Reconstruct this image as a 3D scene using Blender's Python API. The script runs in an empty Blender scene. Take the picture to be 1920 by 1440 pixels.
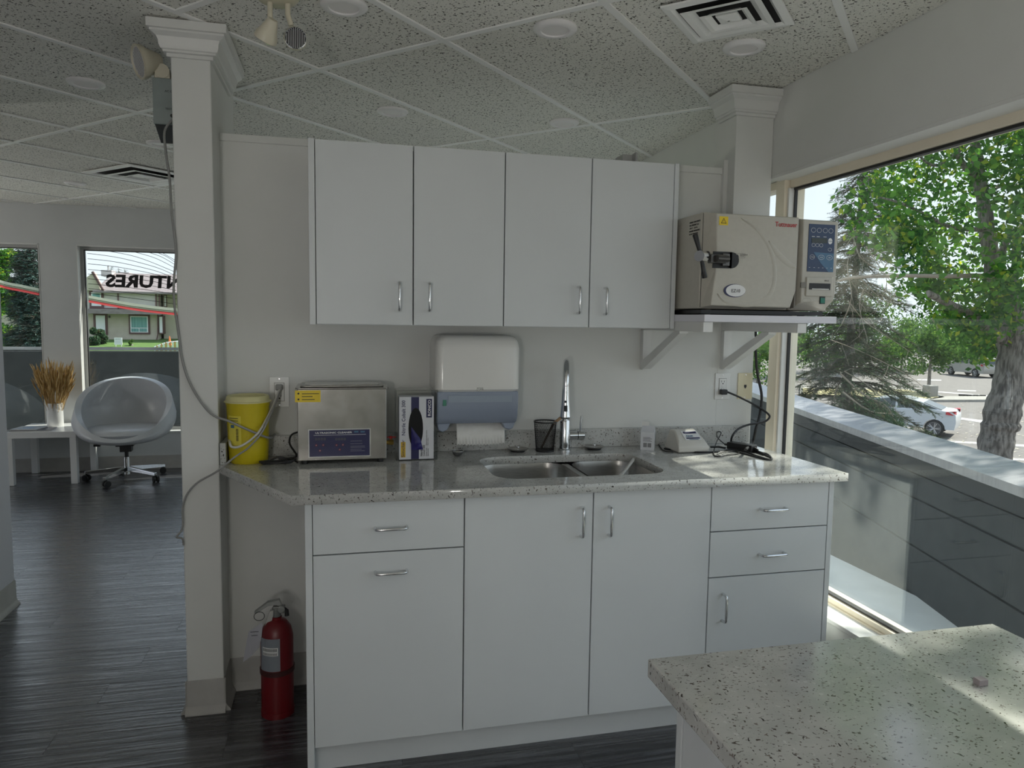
import bpy, bmesh, math, random
from mathutils import Vector, Matrix
random.seed(7)
PI = math.pi
sc = bpy.context.scene
COL = sc.collection
# ------------------------------------------------------------ camera
CAM = Vector((0.0832, -2.8571, 1.4407)); YAW, PIT, ROL, FPX = 13.479, -5.0741, 0.8261, 1347.83
def cam_axes():
    y, p, r = map(math.radians, (YAW, PIT, ROL))
    f = Vector((math.sin(y)*math.cos(p), math.cos(y)*math.cos(p), math.sin(p)))
    rt = Vector((math.cos(y), -math.sin(y), 0)); up = rt.cross(f)
    return rt*math.cos(r)+up*math.sin(r), up*math.cos(r)-rt*math.sin(r), f
RT, UP, FW = cam_axes()
cd = bpy.data.cameras.new('camera'); cam = bpy.data.objects.new('camera', cd); COL.objects.link(cam)
cd.sensor_fit = 'HORIZONTAL'; cd.sensor_width = 36; cd.lens = FPX/1920*36; cd.clip_start = .02; cd.clip_end = 500
M = Matrix((RT, UP, -FW)).transposed().to_4x4(); M.translation = CAM
cam.matrix_world = M; sc.camera = cam
# ------------------------------------------------------------ world, sun, exposure
w = bpy.data.worlds.new('sky'); sc.world = w; w.use_nodes = True
nt = w.node_tree; nt.nodes.clear()
out = nt.nodes.new('ShaderNodeOutputWorld'); bg = nt.nodes.new('ShaderNodeBackground')
tc = nt.nodes.new('ShaderNodeTexCoord'); sx = nt.nodes.new('ShaderNodeSeparateXYZ'); cr = nt.nodes.new('ShaderNodeValToRGB')
nt.links.new(tc.outputs['Generated'], sx.inputs[0]); nt.links.new(sx.outputs['Z'], cr.inputs[0])
cr.color_ramp.elements[0].position = 0.0; cr.color_ramp.elements[0].color = (.80, .84, .90, 1)
cr.color_ramp.elements[1].position = 0.9; cr.color_ramp.elements[1].color = (.62, .74, .95, 1)
nt.links.new(cr.outputs[0], bg.inputs[0]); bg.inputs[1].default_value = .95
nt.links.new(bg.outputs[0], out.inputs[0])
SUN = Vector((1.0, .33, 1.0)).normalized()
sl = bpy.data.lights.new('sun', 'SUN'); sl.energy = 7.0; sl.angle = math.radians(.53); sl.color = (1, .93, .82)
so = bpy.data.objects.new('sun', sl); COL.objects.link(so); so.rotation_euler = SUN.to_track_quat('Z', 'Y').to_euler(); so.location = (20, 10, 25)
sc.view_settings.view_transform = 'Standard'; sc.view_settings.look = 'None'; sc.view_settings.gamma = 1
sc.view_settings.use_curve_mapping = False; sc.view_settings.exposure = 0.66

# ------------------------------------------------------------ pixel -> point helpers
def ray(u, v): return FW + RT*((u-960)/FPX) - UP*((v-720)/FPX)
def onz(u, v, z): d = ray(u, v); return CAM + d*((z-CAM.z)/d.z)
def ony(u, v, y): d = ray(u, v); return CAM + d*((y-CAM.y)/d.y)
def onx(u, v, x): d = ray(u, v); return CAM + d*((x-CAM.x)/d.x)
def atd(u, v, t): return CAM + ray(u, v)*t

# ------------------------------------------------------------ materials
def mat(name, col, rough=.5, metal=0, spec=.5, **k):
    m = bpy.data.materials.new(name); m.use_nodes = True
    b = m.node_tree.nodes['Principled BSDF']
    b.inputs['Base Color'].default_value = (*col, 1); b.inputs['Roughness'].default_value = rough
    b.inputs['Metallic'].default_value = metal; b.inputs['Specular IOR Level'].default_value = spec
    for a, v in k.items(): b.inputs[a.replace('_', ' ')].default_value = v
    m.diffuse_color = (*col, 1)
    return m
def nodes(m): return m.node_tree, m.node_tree.nodes['Principled BSDF']
def N(t, typ, **k):
    n = t.nodes.new(typ)
    for a, v in k.items():
        if a in n.inputs: n.inputs[a].default_value = v
        else: setattr(n, a, v)
    return n
def ramp(t, src, stops):
    r = t.nodes.new('ShaderNodeValToRGB'); e = r.color_ramp.elements
    while len(e) < len(stops): e.new(.5)
    for i, (p, c) in enumerate(stops):
        e[i].position = p; e[i].color = (*c, 1) if not isinstance(c, (int, float)) else (c, c, c, 1)
    t.links.new(src, r.inputs[0]); return r.outputs[0]
def texco(t, scale=(1, 1, 1), rot=(0, 0, 0), kind='Object'):
    c = t.nodes.new('ShaderNodeTexCoord'); mp = t.nodes.new('ShaderNodeMapping')
    mp.inputs['Scale'].default_value = scale; mp.inputs['Rotation'].default_value = rot
    t.links.new(c.outputs[kind], mp.inputs[0]); return mp.outputs[0]
def worldco(t, scale=(1, 1, 1), rot=(0, 0, 0)):
    g = t.nodes.new('ShaderNodeNewGeometry'); mp = t.nodes.new('ShaderNodeMapping')
    mp.inputs['Scale'].default_value = scale; mp.inputs['Rotation'].default_value = rot
    t.links.new(g.outputs['Position'], mp.inputs[0]); return mp.outputs[0]
def noisy(name, c0, c1, scale, rough=.5, bump=0, stretch=(1, 1, 1), detail=4, p0=.35, p1=.65, dist=.002, **k):
    m = mat(name, c0, rough, **k); t, b = nodes(m)
    n = N(t, 'ShaderNodeTexNoise', Scale=scale, Detail=detail); t.links.new(worldco(t, stretch), n.inputs['Vector'])
    t.links.new(ramp(t, n.outputs['Fac'], [(p0, c0), (p1, c1)]), b.inputs['Base Color'])
    if bump:
        bu = N(t, 'ShaderNodeBump', Strength=bump, Distance=dist); t.links.new(n.outputs['Fac'], bu.inputs['Height']); t.links.new(bu.outputs[0], b.inputs['Normal'])
    return m
WALL = noisy('wall paint', (.68, .685, .66), (.70, .705, .68), 6, .6, .08)
WALLG = noisy('grey wall paint', (.58, .60, .60), (.60, .62, .62), 6, .6, .06)
TRIM = noisy('white trim paint', (.70, .70, .68), (.73, .73, .71), 8, .45, .05)
CAB = noisy('white melamine', (.64, .665, .675), (.66, .685, .695), 3, .38, .01)
CABIN = mat('cabinet inside', (.25, .25, .25), .7)
BASEB = noisy('grey vinyl baseboard', (.34, .33, .31), (.38, .37, .35), 12, .45)
CHROME = mat('chrome', (.72, .73, .74), .12, 1)
STEEL = noisy('brushed steel', (.38, .37, .35), (.46, .45, .43), 30, .28, .02, (1, 1, 12), metal=1)
BLACK = mat('black plastic', (.012, .012, .013), .4)
RUBBER = mat('black rubber', (.015, .015, .016), .65)
DARK = mat('dark void', (.01, .01, .01), .9)
WPLAS = mat('white plastic', (.74, .74, .72), .3)
IVORY = mat('ivory plastic', (.70, .64, .45), .35)
CREAM = mat('cream enamel', (.62, .58, .46), .35)
CREAMF = noisy('cream aluminium frame', (.78, .70, .56), (.82, .74, .60), 9, .4)
GREYF = mat('grey aluminium frame', (.42, .42, .41), .4)
BEIGE = noisy('beige powder coat', (.47, .445, .385), (.49, .465, .405), 60, .38, .02)
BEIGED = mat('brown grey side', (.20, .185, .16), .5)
NAVY = mat('navy print', (.012, .014, .075), .35)
BLUEP = mat('blue panel', (.012, .035, .10), .3)
LBLUE = mat('light blue print', (.05, .14, .25), .3)
WHITEP = mat('white print', (.75, .75, .75), .4)
BLACKP = mat('black print', (.01, .01, .012), .5)
REDP = mat('red print', (.45, .02, .025), .4)
YELP = mat('yellow sticker', (.80, .58, .02), .45)
LED_OFF = mat('lamp diffuser', (.85, .82, .81), .4)
LAMPW = mat('lamp rim', (.86, .84, .84), .4)
GOLD = mat('brass', (.42, .28, .08), .3, 1)
PAPER = noisy('paper', (.78, .77, .73), (.82, .81, .78), 40, .8, .1)
def glass_mat(name, tint=(.86, .93, .91), rough=0.0, f0=.04):
    m = bpy.data.materials.new(name); m.use_nodes = True; t = m.node_tree; t.nodes.clear()
    o = t.nodes.new('ShaderNodeOutputMaterial'); mx = t.nodes.new('ShaderNodeMixShader')
    tr = t.nodes.new('ShaderNodeBsdfTransparent'); gl = t.nodes.new('ShaderNodeBsdfGlossy')
    lw = t.nodes.new('ShaderNodeLayerWeight'); lw.inputs['Blend'].default_value = .5
    pw_ = N(t, 'ShaderNodeMath', operation='POWER'); pw_.inputs[1].default_value = 5; ma = N(t, 'ShaderNodeMath', operation='MULTIPLY_ADD')
    t.links.new(lw.outputs['Facing'], pw_.inputs[0]); t.links.new(pw_.outputs[0], ma.inputs[0]); ma.inputs[1].default_value = 1-f0; ma.inputs[2].default_value = f0
    tr.inputs[0].default_value = (*tint, 1); gl.inputs['Roughness'].default_value = rough
    t.links.new(ma.outputs[0], mx.inputs[0]); t.links.new(tr.outputs[0], mx.inputs[1]); t.links.new(gl.outputs[0], mx.inputs[2]); t.links.new(mx.outputs[0], o.inputs[0])
    return m
def vinyl(name, col, k=.7):
    m = bpy.data.materials.new(name); m.use_nodes = True; t = m.node_tree; t.nodes.clear()
    o = t.nodes.new('ShaderNodeOutputMaterial'); mx = t.nodes.new('ShaderNodeMixShader'); a = t.nodes.new('ShaderNodeBsdfDiffuse'); b = t.nodes.new('ShaderNodeBsdfTranslucent')
    a.inputs[0].default_value = (*col, 1); b.inputs[0].default_value = (*col, 1); mx.inputs[0].default_value = k
    t.links.new(a.outputs[0], mx.inputs[1]); t.links.new(b.outputs[0], mx.inputs[2]); t.links.new(mx.outputs[0], o.inputs[0]); return m
GLASS = glass_mat('window glass', (.94, .975, .965), 0, .08)
ACRYL = glass_mat('clear acrylic', (.92, .93, .92))
TRANSL = mat('translucent blue plastic', (.42, .48, .60), .25, Transmission_Weight=.35)

def tile_mat():
    m = mat('speckled ceiling tile', (.62, .61, .55), .85); t, b = nodes(m)
    co = worldco(t, (1, 1, 1), (0, 0, PI/4))
    base = N(t, 'ShaderNodeTexNoise', Scale=1.3, Detail=2); t.links.new(co, base.inputs['Vector'])
    basec = ramp(t, base.outputs['Fac'], [(.3, (.80, .79, .73)), (.7, (.86, .85, .79))])
    n = N(t, 'ShaderNodeTexNoise', Scale=115, Detail=1.5, Distortion=.3); t.links.new(co, n.inputs['Vector'])
    s = ramp(t, n.outputs['Fac'], [(.35, 1.0), (.385, 0.0)])
    n2 = N(t, 'ShaderNodeTexNoise', Scale=260, Detail=1); t.links.new(co, n2.inputs['Vector'])
    s2 = ramp(t, n2.outputs['Fac'], [(.30, .6), (.36, 0.0)])
    mx = N(t, 'ShaderNodeMath', operation='MAXIMUM'); t.links.new(s, mx.inputs[0]); t.links.new(s2, mx.inputs[1])
    mc = N(t, 'ShaderNodeMix', data_type='RGBA'); t.links.new(mx.outputs[0], mc.inputs[0]); t.links.new(basec, mc.inputs[6]); mc.inputs[7].default_value = (.10, .095, .08, 1)
    t.links.new(mc.outputs[2], b.inputs['Base Color'])
    bu = N(t, 'ShaderNodeBump', Strength=.5, Distance=.004, invert=True); t.links.new(mx.outputs[0], bu.inputs['Height']); t.links.new(bu.outputs[0], b.inputs['Normal'])
    return m
TILE = tile_mat()
TEE = mat('white ceiling tee', (.90, .90, .88), .45)
def quartz():
    m = mat('speckled quartz', (.6, .59, .56), .09, spec=.55); t, b = nodes(m)
    co = worldco(t)
    n0 = N(t, 'ShaderNodeTexNoise', Scale=22, Detail=5); t.links.new(co, n0.inputs['Vector'])
    c = ramp(t, n0.outputs['Fac'], [(.3, (.44, .445, .425)), (.7, (.54, .54, .52))])
    def fleck(scale, lo, hi, col, cin, str_=(1, 1, 1)):
        n = N(t, 'ShaderNodeTexNoise', Scale=scale, Detail=1.0, Distortion=.6)
        t.links.new(worldco(t, str_, (0, 0, .6)), n.inputs['Vector'])
        s = ramp(t, n.outputs['Fac'], [(lo, 1.0), (hi, 0.0)])
        mc = N(t, 'ShaderNodeMix', data_type='RGBA'); t.links.new(s, mc.inputs[0]); t.links.new(cin, mc.inputs[6]); mc.inputs[7].default_value = (*col, 1)
        return mc.outputs[2]
    c = fleck(150, .30, .345, (.10, .085, .07), c, (1, 1.6, 1))
    c = fleck(95, .26, .29, (.06, .05, .045), c, (1.5, 1, 1))
    c = fleck(140, .285, .31, (.22, .19, .17), c)
    v = N(t, 'ShaderNodeTexNoise', Scale=110, Detail=1); t.links.new(worldco(t, (1.2, 1, 1)), v.inputs['Vector'])
    s = ramp(t, v.outputs['Fac'], [(.70, 0.0), (.74, .35)])
    mc = N(t, 'ShaderNodeMix', data_type='RGBA'); t.links.new(s, mc.inputs[0]); t.links.new(c, mc.inputs[6]); mc.inputs[7].default_value = (.8, .8, .78, 1)
    t.links.new(mc.outputs[2], b.inputs['Base Color'])
    return m
QUARTZ = quartz()
def plank_mat():
    m = mat('dark embossed vinyl', (.03, .03, .035), .33, spec=1.0, Coat_Weight=.35, Coat_Roughness=.25); t, b = nodes(m)
    oi = t.nodes.new('ShaderNodeObjectInfo')
    g = t.nodes.new('ShaderNodeNewGeometry'); mp = t.nodes.new('ShaderNodeMapping'); mp.inputs['Scale'].default_value = (2.2, 55, 1)
    ad = N(t, 'ShaderNodeVectorMath', operation='ADD'); cb = t.nodes.new('ShaderNodeCombineXYZ')
    mu = N(t, 'ShaderNodeMath', operation='MULTIPLY'); mu.inputs[1].default_value = 9
    t.links.new(oi.outputs['Random'], mu.inputs[0]); t.links.new(mu.outputs[0], cb.inputs[0]); t.links.new(mu.outputs[0], cb.inputs[2])
    t.links.new(g.outputs['Position'], ad.inputs[0]); t.links.new(cb.outputs[0], ad.inputs[1]); t.links.new(ad.outputs[0], mp.inputs[0])
    n = N(t, 'ShaderNodeTexNoise', Scale=1.0, Detail=5, Distortion=.35); t.links.new(mp.outputs[0], n.inputs['Vector'])
    c = ramp(t, n.outputs['Fac'], [(.3, (.012, .012, .014)), (.5, (.038, .038, .044)), (.72, (.13, .132, .145))])
    t.links.new(c, b.inputs['Base Color'])
    rr = ramp(t, n.outputs['Fac'], [(.3, .40), (.7, .14)]); t.links.new(rr, b.inputs['Roughness'])
    bu = N(t, 'ShaderNodeBump', Strength=.9, Distance=.004); t.links.new(n.outputs['Fac'], bu.inputs['Height']); t.links.new(bu.outputs[0], b.inputs['Normal'])
    return m
PLANK = plank_mat()

# ------------------------------------------------------------ mesh builder
class MB:
    def __init__(s): s.v = []; s.f = []
    def add(s, vs, fs):
        k = len(s.v); s.v += [tuple(p) for p in vs]; s.f += [tuple(i+k for i in f) for f in fs]; return s
    def box(s, x0, x1, y0, y1, z0, z1):
        if x0 > x1: x0, x1 = x1, x0
        if y0 > y1: y0, y1 = y1, y0
        if z0 > z1: z0, z1 = z1, z0
        return s.add([(x, y, z) for z in (z0, z1) for y in (y0, y1) for x in (x0, x1)],
                     [(0, 2, 3, 1), (4, 5, 7, 6), (0, 1, 5, 4), (2, 6, 7, 3), (0, 4, 6, 2), (1, 3, 7, 5)])
    def prism(s, pts, axis, a, b):   # pts: 2d polygon in the two other axes (cyclic order)
        def P(p, h): return {'z': (p[0], p[1], h), 'y': (p[0], h, p[1]), 'x': (h, p[0], p[1])}[axis]
        n = len(pts); vs = [P(p, a) for p in pts]+[P(p, b) for p in pts]
        return s.add(vs, [tuple(range(n))[::-1], tuple(range(n, 2*n))]+[(i, (i+1) % n, n+(i+1) % n, n+i) for i in range(n)])
    def ring(s, c, axis, r, n):
        a = Vector(axis).normalized(); u = a.orthogonal().normalized(); w_ = a.cross(u)
        return [Vector(c)+u*(r*math.cos(2*PI*i/n))+w_*(r*math.sin(2*PI*i/n)) for i in range(n)]
    def cyl(s, p0, p1, r0, r1=None, n=16, cap=True):
        r1 = r0 if r1 is None else r1; ax = Vector(p1)-Vector(p0)
        A = s.ring(p0, ax, r0, n); B = s.ring(p1, ax, r1, n)
        f = [(i, (i+1) % n, n+(i+1) % n, n+i) for i in range(n)]
        if cap: f += [tuple(range(n))[::-1], tuple(range(n, 2*n))]
        return s.add(A+B, f)
    def lathe(s, prof, c=(0, 0, 0), n=24, axis='z', M_=None):   # prof: (r, h)
        vs = []; c = Vector(c)
        for r, h in prof:
            for i in range(n):
                a = 2*PI*i/n; p = Vector((r*math.cos(a), r*math.sin(a), h))
                if axis == 'y': p = Vector((p.x, p.z, p.y))
                if axis == 'x': p = Vector((p.z, p.x, p.y))
                if M_: p = M_ @ p
                vs.append(c+p)
        f = []
        for j in range(len(prof)-1):
            for i in range(n): f.append((j*n+i, j*n+(i+1) % n, (j+1)*n+(i+1) % n, (j+1)*n+i))
        m_ = len(prof)
        if abs(prof[0][0]-prof[-1][0]) < 1e-6 and prof[0][0] > 1e-6 and m_ > 2:
            f += [((m_-1)*n+i, (m_-1)*n+(i+1) % n, (i+1) % n, i) for i in range(n)]; return s.add(vs, f)
        if prof[0][0] > 1e-6: f.append(tuple(range(n))[::-1])
        if prof[-1][0] > 1e-6: f.append(tuple(range((len(prof)-1)*n, len(prof)*n)))
        return s.add(vs, f)
    def tube(s, pts, r, n=8, smooth=0):
        pts = [Vector(p) for p in pts]
        if smooth: pts = catmull(pts, smooth)
        rs = r if isinstance(r, (list, tuple)) else [r]*len(pts)
        if len(rs) != len(pts): rs = [rs[0]+(rs[-1]-rs[0])*i/(len(pts)-1) for i in range(len(pts))]
        vs = []; up = None
        for i, p in enumerate(pts):
            d = (pts[min(i+1, len(pts)-1)]-pts[max(i-1, 0)]).normalized()
            if up is None: up = d.orthogonal().normalized()
            up = (up-d*up.dot(d)); up = up.normalized() if up.length > 1e-6 else d.orthogonal().normalized()
            w_ = d.cross(up)
            for k in range(n): vs.append(p+(up*math.cos(2*PI*k/n)+w_*math.sin(2*PI*k/n))*rs[i])
        m = len(pts); f = [(i*n+k, i*n+(k+1) % n, (i+1)*n+(k+1) % n, (i+1)*n+k) for i in range(m-1) for k in range(n)]
        f += [tuple(range(n))[::-1], tuple(range((m-1)*n, m*n))]
        return s.add(vs, f)
    def quad(s, a, b, c, d): return s.add([a, b, c, d], [(0, 1, 2, 3)])
    def mesh(s, name, org=(0, 0, 0), smooth=None):
        me = bpy.data.meshes.new(name); o = Vector(org)
        me.from_pydata([tuple(Vector(p)-o) for p in s.v], [], s.f); me.validate(); me.update()
        if len(me.polygons) < 60000:
            bm = bmesh.new(); bm.from_mesh(me); bmesh.ops.recalc_face_normals(bm, faces=bm.faces); bm.to_mesh(me); bm.free()
        if smooth:
            me.shade_smooth(); me.set_sharp_from_angle(angle=math.radians(smooth))
        return me
def catmull(P, k):
    out = []
    for i in range(len(P)-1):
        a, b, c, d = P[max(i-1, 0)], P[i], P[i+1], P[min(i+2, len(P)-1)]
        for j in range(k):
            t = j/k; out.append(.5*((2*b)+(c-a)*t+(2*a-5*b+4*c-d)*t*t+(3*b-a-3*c+d)*t**3))
    out.append(P[-1]); return out
def rootloc(o):
    while o.parent: o = o.parent
    return o.location
def part(name, mb, m, parent=None, smooth=None, bevel=0, seg=2, label=None, kind=None, solid=0):
    me = mb.mesh(name, rootloc(parent) if parent else (0, 0, 0), smooth) if isinstance(mb, MB) else mb
    o = bpy.data.objects.new(name, me); COL.objects.link(o); o.parent = parent
    if m and not me.materials: me.materials.append(m)
    if bevel:
        b = o.modifiers.new('bevel', 'BEVEL'); b.width = bevel; b.segments = seg; b.limit_method = 'ANGLE'; b.angle_limit = math.radians(40); b.harden_normals = False
        if seg > 2: me.shade_smooth(); me.set_sharp_from_angle(angle=math.radians(60))
    if solid: b = o.modifiers.new('solid', 'SOLIDIFY'); b.thickness = solid
    if label: o['label'] = label
    if kind: o['kind'] = kind
    return o
def thing(name, loc, label, cat, group=None):
    o = bpy.data.objects.new(name, None); COL.objects.link(o); o.location = loc; o.empty_display_size = .05
    o['label'] = label; o['category'] = cat
    if group: o['group'] = group
    return o
def tag(o, label, cat, group=None):
    o['label'] = label; o['category'] = cat
    if group: o['group'] = group
    return o
def struct(name, mb=None, m=None, loc=None, **k):
    if mb is None:
        o = bpy.data.objects.new(name, None); COL.objects.link(o); o.location = loc or (0, 0, 0)
    else: o = part(name, mb, m, **k)
    o['kind'] = 'structure'; return o
def move_origin(o, loc):   # give a one-mesh thing an origin at its base
    d = Vector(loc); o.data.transform(Matrix.Translation(-d)); o.location = d; return o
def copy_tree(o, parent=None):
    c = o.copy(); COL.objects.link(c)
    if parent: c.parent = parent
    for ch in [x for x in bpy.data.objects if x.parent == o]: copy_tree(ch, c)
    return c
def plate(name, outer, holes, z0, z1, m, parent=None, bev=0, res=1):   # flat plate with holes from a filled 2D curve
    cu = bpy.data.curves.new(name, 'CURVE'); cu.dimensions = '2D'; cu.fill_mode = 'BOTH'; cu.extrude = (z1-z0)/2-bev; cu.bevel_depth = bev; cu.bevel_resolution = res
    for L in [outer]+holes:
        sp = cu.splines.new('POLY'); sp.points.add(len(L)-1); sp.use_cyclic_u = True
        for i, p in enumerate(L): sp.points[i].co = (p[0], p[1], 0, 1)
    if bev: cu.offset = -bev
    t = bpy.data.objects.new('t', cu); me = bpy.data.meshes.new_from_object(t); bpy.data.objects.remove(t); bpy.data.curves.remove(cu)
    org = rootloc(parent) if parent else Vector((0, 0, 0))
    me.transform(Matrix.Translation(Vector((0, 0, (z0+z1)/2))-org)); me.name = name
    return part(name, me, m, parent)
def rrect(x0, x1, y0, y1, r, n=6):
    P = []
    for cx, cy, a0 in ((x1-r, y1-r, 0), (x0+r, y1-r, 90), (x0+r, y0+r, 180), (x1-r, y0+r, 270)):
        for i in range(n+1):
            a = math.radians(a0+90*i/n); P.append((cx+r*math.cos(a), cy+r*math.sin(a)))
    return P
def text(s, size, pos, right, up, m, parent, name='lettering', offset=0, align='LEFT', sx=1.0, thick=.0003, width=None, shear=0, label=None):
    cu = bpy.data.curves.new(name, 'FONT'); cu.body = s; cu.size = size; cu.extrude = thick; cu.offset = offset; cu.align_x = align; cu.resolution_u = 2; cu.shear = shear
    t = bpy.data.objects.new('t', cu); COL.objects.link(t); dg = bpy.context.evaluated_depsgraph_get(); me = bpy.data.meshes.new_from_object(t.evaluated_get(dg)); bpy.data.objects.remove(t); bpy.data.curves.remove(cu)
    r = Vector(right).normalized(); u = Vector(up).normalized(); n = r.cross(u)
    if width:
        xs = [v.co.x for v in me.vertices]; sx = width/(max(xs)-min(xs))
    MM = Matrix((r*sx, u, n)).transposed().to_4x4(); MM.translation = Vector(pos)-(rootloc(parent) if parent else Vector())
    me.transform(MM); me.name = name
    return part(name, me, m, parent, label=label)

# ============================================================ ROOM SHELL
YF, XR, XL, ZC = 4.43, 1.865, -6.0, 2.405          # far wall, right wall, left limit, ceiling
YB = -5.2
fl = struct('floor', MB().box(XL, 2.1, YB, YF+.1, -.12, -.004), mat('floor underlay', (.03, .03, .033), .4))
pw, pl = .152, 1.22
full = MB().box(0, pl-.0012, 0, pw-.0012, -.004, 0).mesh('plank'); full.materials.append(PLANK)
k = 0; y = -2.3; row = 0
while y < YF-.01:
    x = -4.4-((row*0.47) % 1)*pl
    while x < 1.86:
        x0, x1 = max(x, -4.4), min(x+pl, 1.864); y1 = min(y+pw, YF)
        if x1-x0 > .03 and not (x1 < -.6 and y < -1.6 and False):
            if x1-x0 > pl-.01 and y1-y > pw-.01:
                o = bpy.data.objects.new('plank', full); COL.objects.link(o); o.location = (x0, y, 0); o.parent = fl
            else: part('plank', MB().box(x0, x1-.0012, y, y1-.0012, -.004, 0), PLANK, fl)
            k += 1
        x += pl
    y += pw; row += 1

# ceiling: deck, tiles and tees at 45 degrees
ce = struct('ceiling', MB().box(XL, 2.15, YB, YF+.25, 2.432, 2.62), mat('ceiling deck', (.3, .3, .3), .8))
def clip(poly, rect):
    x0, x1, y0, y1 = rect
    for ax, lim, sg in ((0, x0, 1), (0, x1, -1), (1, y0, 1), (1, y1, -1)):
        out_ = []
        for i in range(len(poly)):
            a, b = poly[i], poly[(i+1) % len(poly)]; da, db = sg*(a[ax]-lim), sg*(b[ax]-lim)
            if da >= 0: out_.append(a)
            if (da >= 0) != (db >= 0):
                t = da/(da-db); out_.append((a[0]+(b[0]-a[0])*t, a[1]+(b[1]-a[1])*t))
        poly = out_
        if len(poly) < 3: return None
    return poly
def st(s, t): return ((s+t)/2**.5, (s-t)/2**.5)
RECT = (XL+.002, XR-.001, -4.2, YF-.001)
S0, T0, DS, DT = .12, -.105, 1.22, .608
def area(p): return abs(sum(p[i][0]*p[(i+1) % len(p)][1]-p[(i+1) % len(p)][0]*p[i][1] for i in range(len(p))))/2
for i in range(-8, 9):
    for j in range(-16, 13):
        s0, s1, t0, t1 = S0+i*DS, S0+(i+1)*DS, T0+j*DT, T0+(j+1)*DT
        cuts = [(s0, s1)]
        if j == 0 and i == -1: cuts = [(s0, s0+DS/2), (s0+DS/2, s1)]
        for a, b in cuts:
            p = clip([st(a+.009, t0+.009), st(b-.009, t0+.009), st(b-.009, t1-.009), st(a+.009, t1-.009)], RECT)
            if p and area(p) > .002: part('ceiling_tile', MB().prism(p, 'z', 2.411, 2.425), TILE, ce)
def tee(a, b, c, d, dz=0):
    p = clip([st(a, c), st(b, c), st(b, d), st(a, d)], RECT)
    if p and area(p) > .0005: part('ceiling_tee', MB().prism(p, 'z', ZC+dz, 2.4105), TEE, ce)
for j in range(-16, 14): tee(S0-9*DS, S0+9*DS, T0+j*DT-.012, T0+j*DT+.012)
for i in range(-8, 9):
    tee(S0+i*DS-.012, S0+i*DS+.012, T0-17*DT, T0+14*DT, .0004)
tee(S0-DS/2-.012, S0-DS/2+.012, T0+.012, T0+DT-.012)

# far wall with two windows and an unseen third added for daylight
fw = MB()
WX = [(-3.9, -2.524), (-2.221, -.70), (-.4, 1.7)]
ZS, ZH = .35, 2.058
xs = [XL]+[v for a in WX for v in a]+[2.1]
for a, b in zip(xs[::2], xs[1::2]): fw.box(a, b, YF, YF+.2, 0, 2.6)
for a, b in WX: fw.box(a, b, YF, YF+.2, 0, ZS); fw.box(a, b, YF, YF+.2, ZH, 2.6)
struct('wall_far', fw, WALLG)
# right wall: header, sill wall, corner post
rw = MB().box(XR, 2.1, YB, YF, ZH+.006, 2.6).box(XR, 2.1, YB, YF, 0, .33).box(XR, 2.1, 3.9, YF, .33, ZH+.006).box(XR, 2.1, YB, -4.7, .33, ZH+.006)
struct('wall_right', rw, WALL)
struct('wall_left', MB().box(-1.62, -1.495, YB, 1.08, 0, 2.43), mat('lilac grey paint', (.56, .56, .60), .55), bevel=.003)
rearw = MB().box(XL, 2.1, YB-.15, YB, 0, 2.6)
struct('wall_rear', rearw, WALL)
struct('wall_end', MB().box(XL-.15, XL, YB-.15, YF+.2, 0, .4).box(XL-.15, XL, YB-.15, YF+.2, 2.1, 2.6).box(XL-.15, XL, YB-.15, 1.2, .4, 2.1).box(XL-.15, XL, 4.1, YF+.2, .4, 2.1), WALL)  # unseen wall, its opening added to let in more daylight
# partition behind the cabinets + cap
struct('wall_partition', MB().box(-.338, 1.69, 0-.01, .11, 0, 2.075), WALL)
struct('trim_cap', MB().box(-.337, 1.70, -.016, .116, 2.073, 2.1), WALL, bevel=.002)
# pillars
struct('wall_pillar_left', MB().box(-.463, -.338, -.163, .38, 0, 2.43), WALL, bevel=.004)
struct('wall_pillar_right', MB().box(1.69, 1.864, -.085, .08, 1.475, 2.43).box(1.69, 1.864, -.01, .08, 0, 1.475), WALL, bevel=.002)
struct('trim_pillar_edge', MB().box(1.672, 1.692, -.03, .11, 1.475, 2.13), TRIM)
PROF = [(.0, 2.300), (.010, 2.300), (.010, 2.311), (.020, 2.313), (.020, 2.319), (.026, 2.322), (.030, 2.332), (.031, 2.345), (.036, 2.357), (.046, 2.364), (.052, 2.368), (.052, 2.374), (.060, 2.376), (.060, 2.404), (0, 2.404)]
def crown(name, x0, x1, y0, y1, sides):
    mb = MB(); n = len(PROF)
    # loop of corners; front edge y0, back y1
    def corner(cx, cy, dx, dy): return [(cx+dx*p[0], cy+dy*p[0], p[1]) for p in PROF]
    loops = []
    if 'l' in sides: loops.append(corner(x0, y1, -1, 0)); loops.append(corner(x0, y0, -1, -1))
    else: loops.append(corner(x0, y0, 0, -1))
    if 'r' in sides: loops.append(corner(x1, y0, 1, -1)); loops.append(corner(x1, y1, 1, 0))
    else: loops.append(corner(x1, y0, 0, -1))
    vs = [p for L in loops for p in L]; f = []
    for a in range(len(loops)-1):
        for i in range(n): f.append((a*n+i, a*n+(i+1) % n, (a+1)*n+(i+1) % n, (a+1)*n+i))
    f += [tuple(range(n)), tuple(range((len(loops)-1)*n, len(loops)*n))]
    mb.add(vs, f); return struct(name, mb, TRIM, smooth=25)
crown('trim_crown_left', -.463, -.338, -.163, .24, 'lr')
crown('trim_crown_right', 1.69, 1.864, -.085, .05, 'l')
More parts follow.
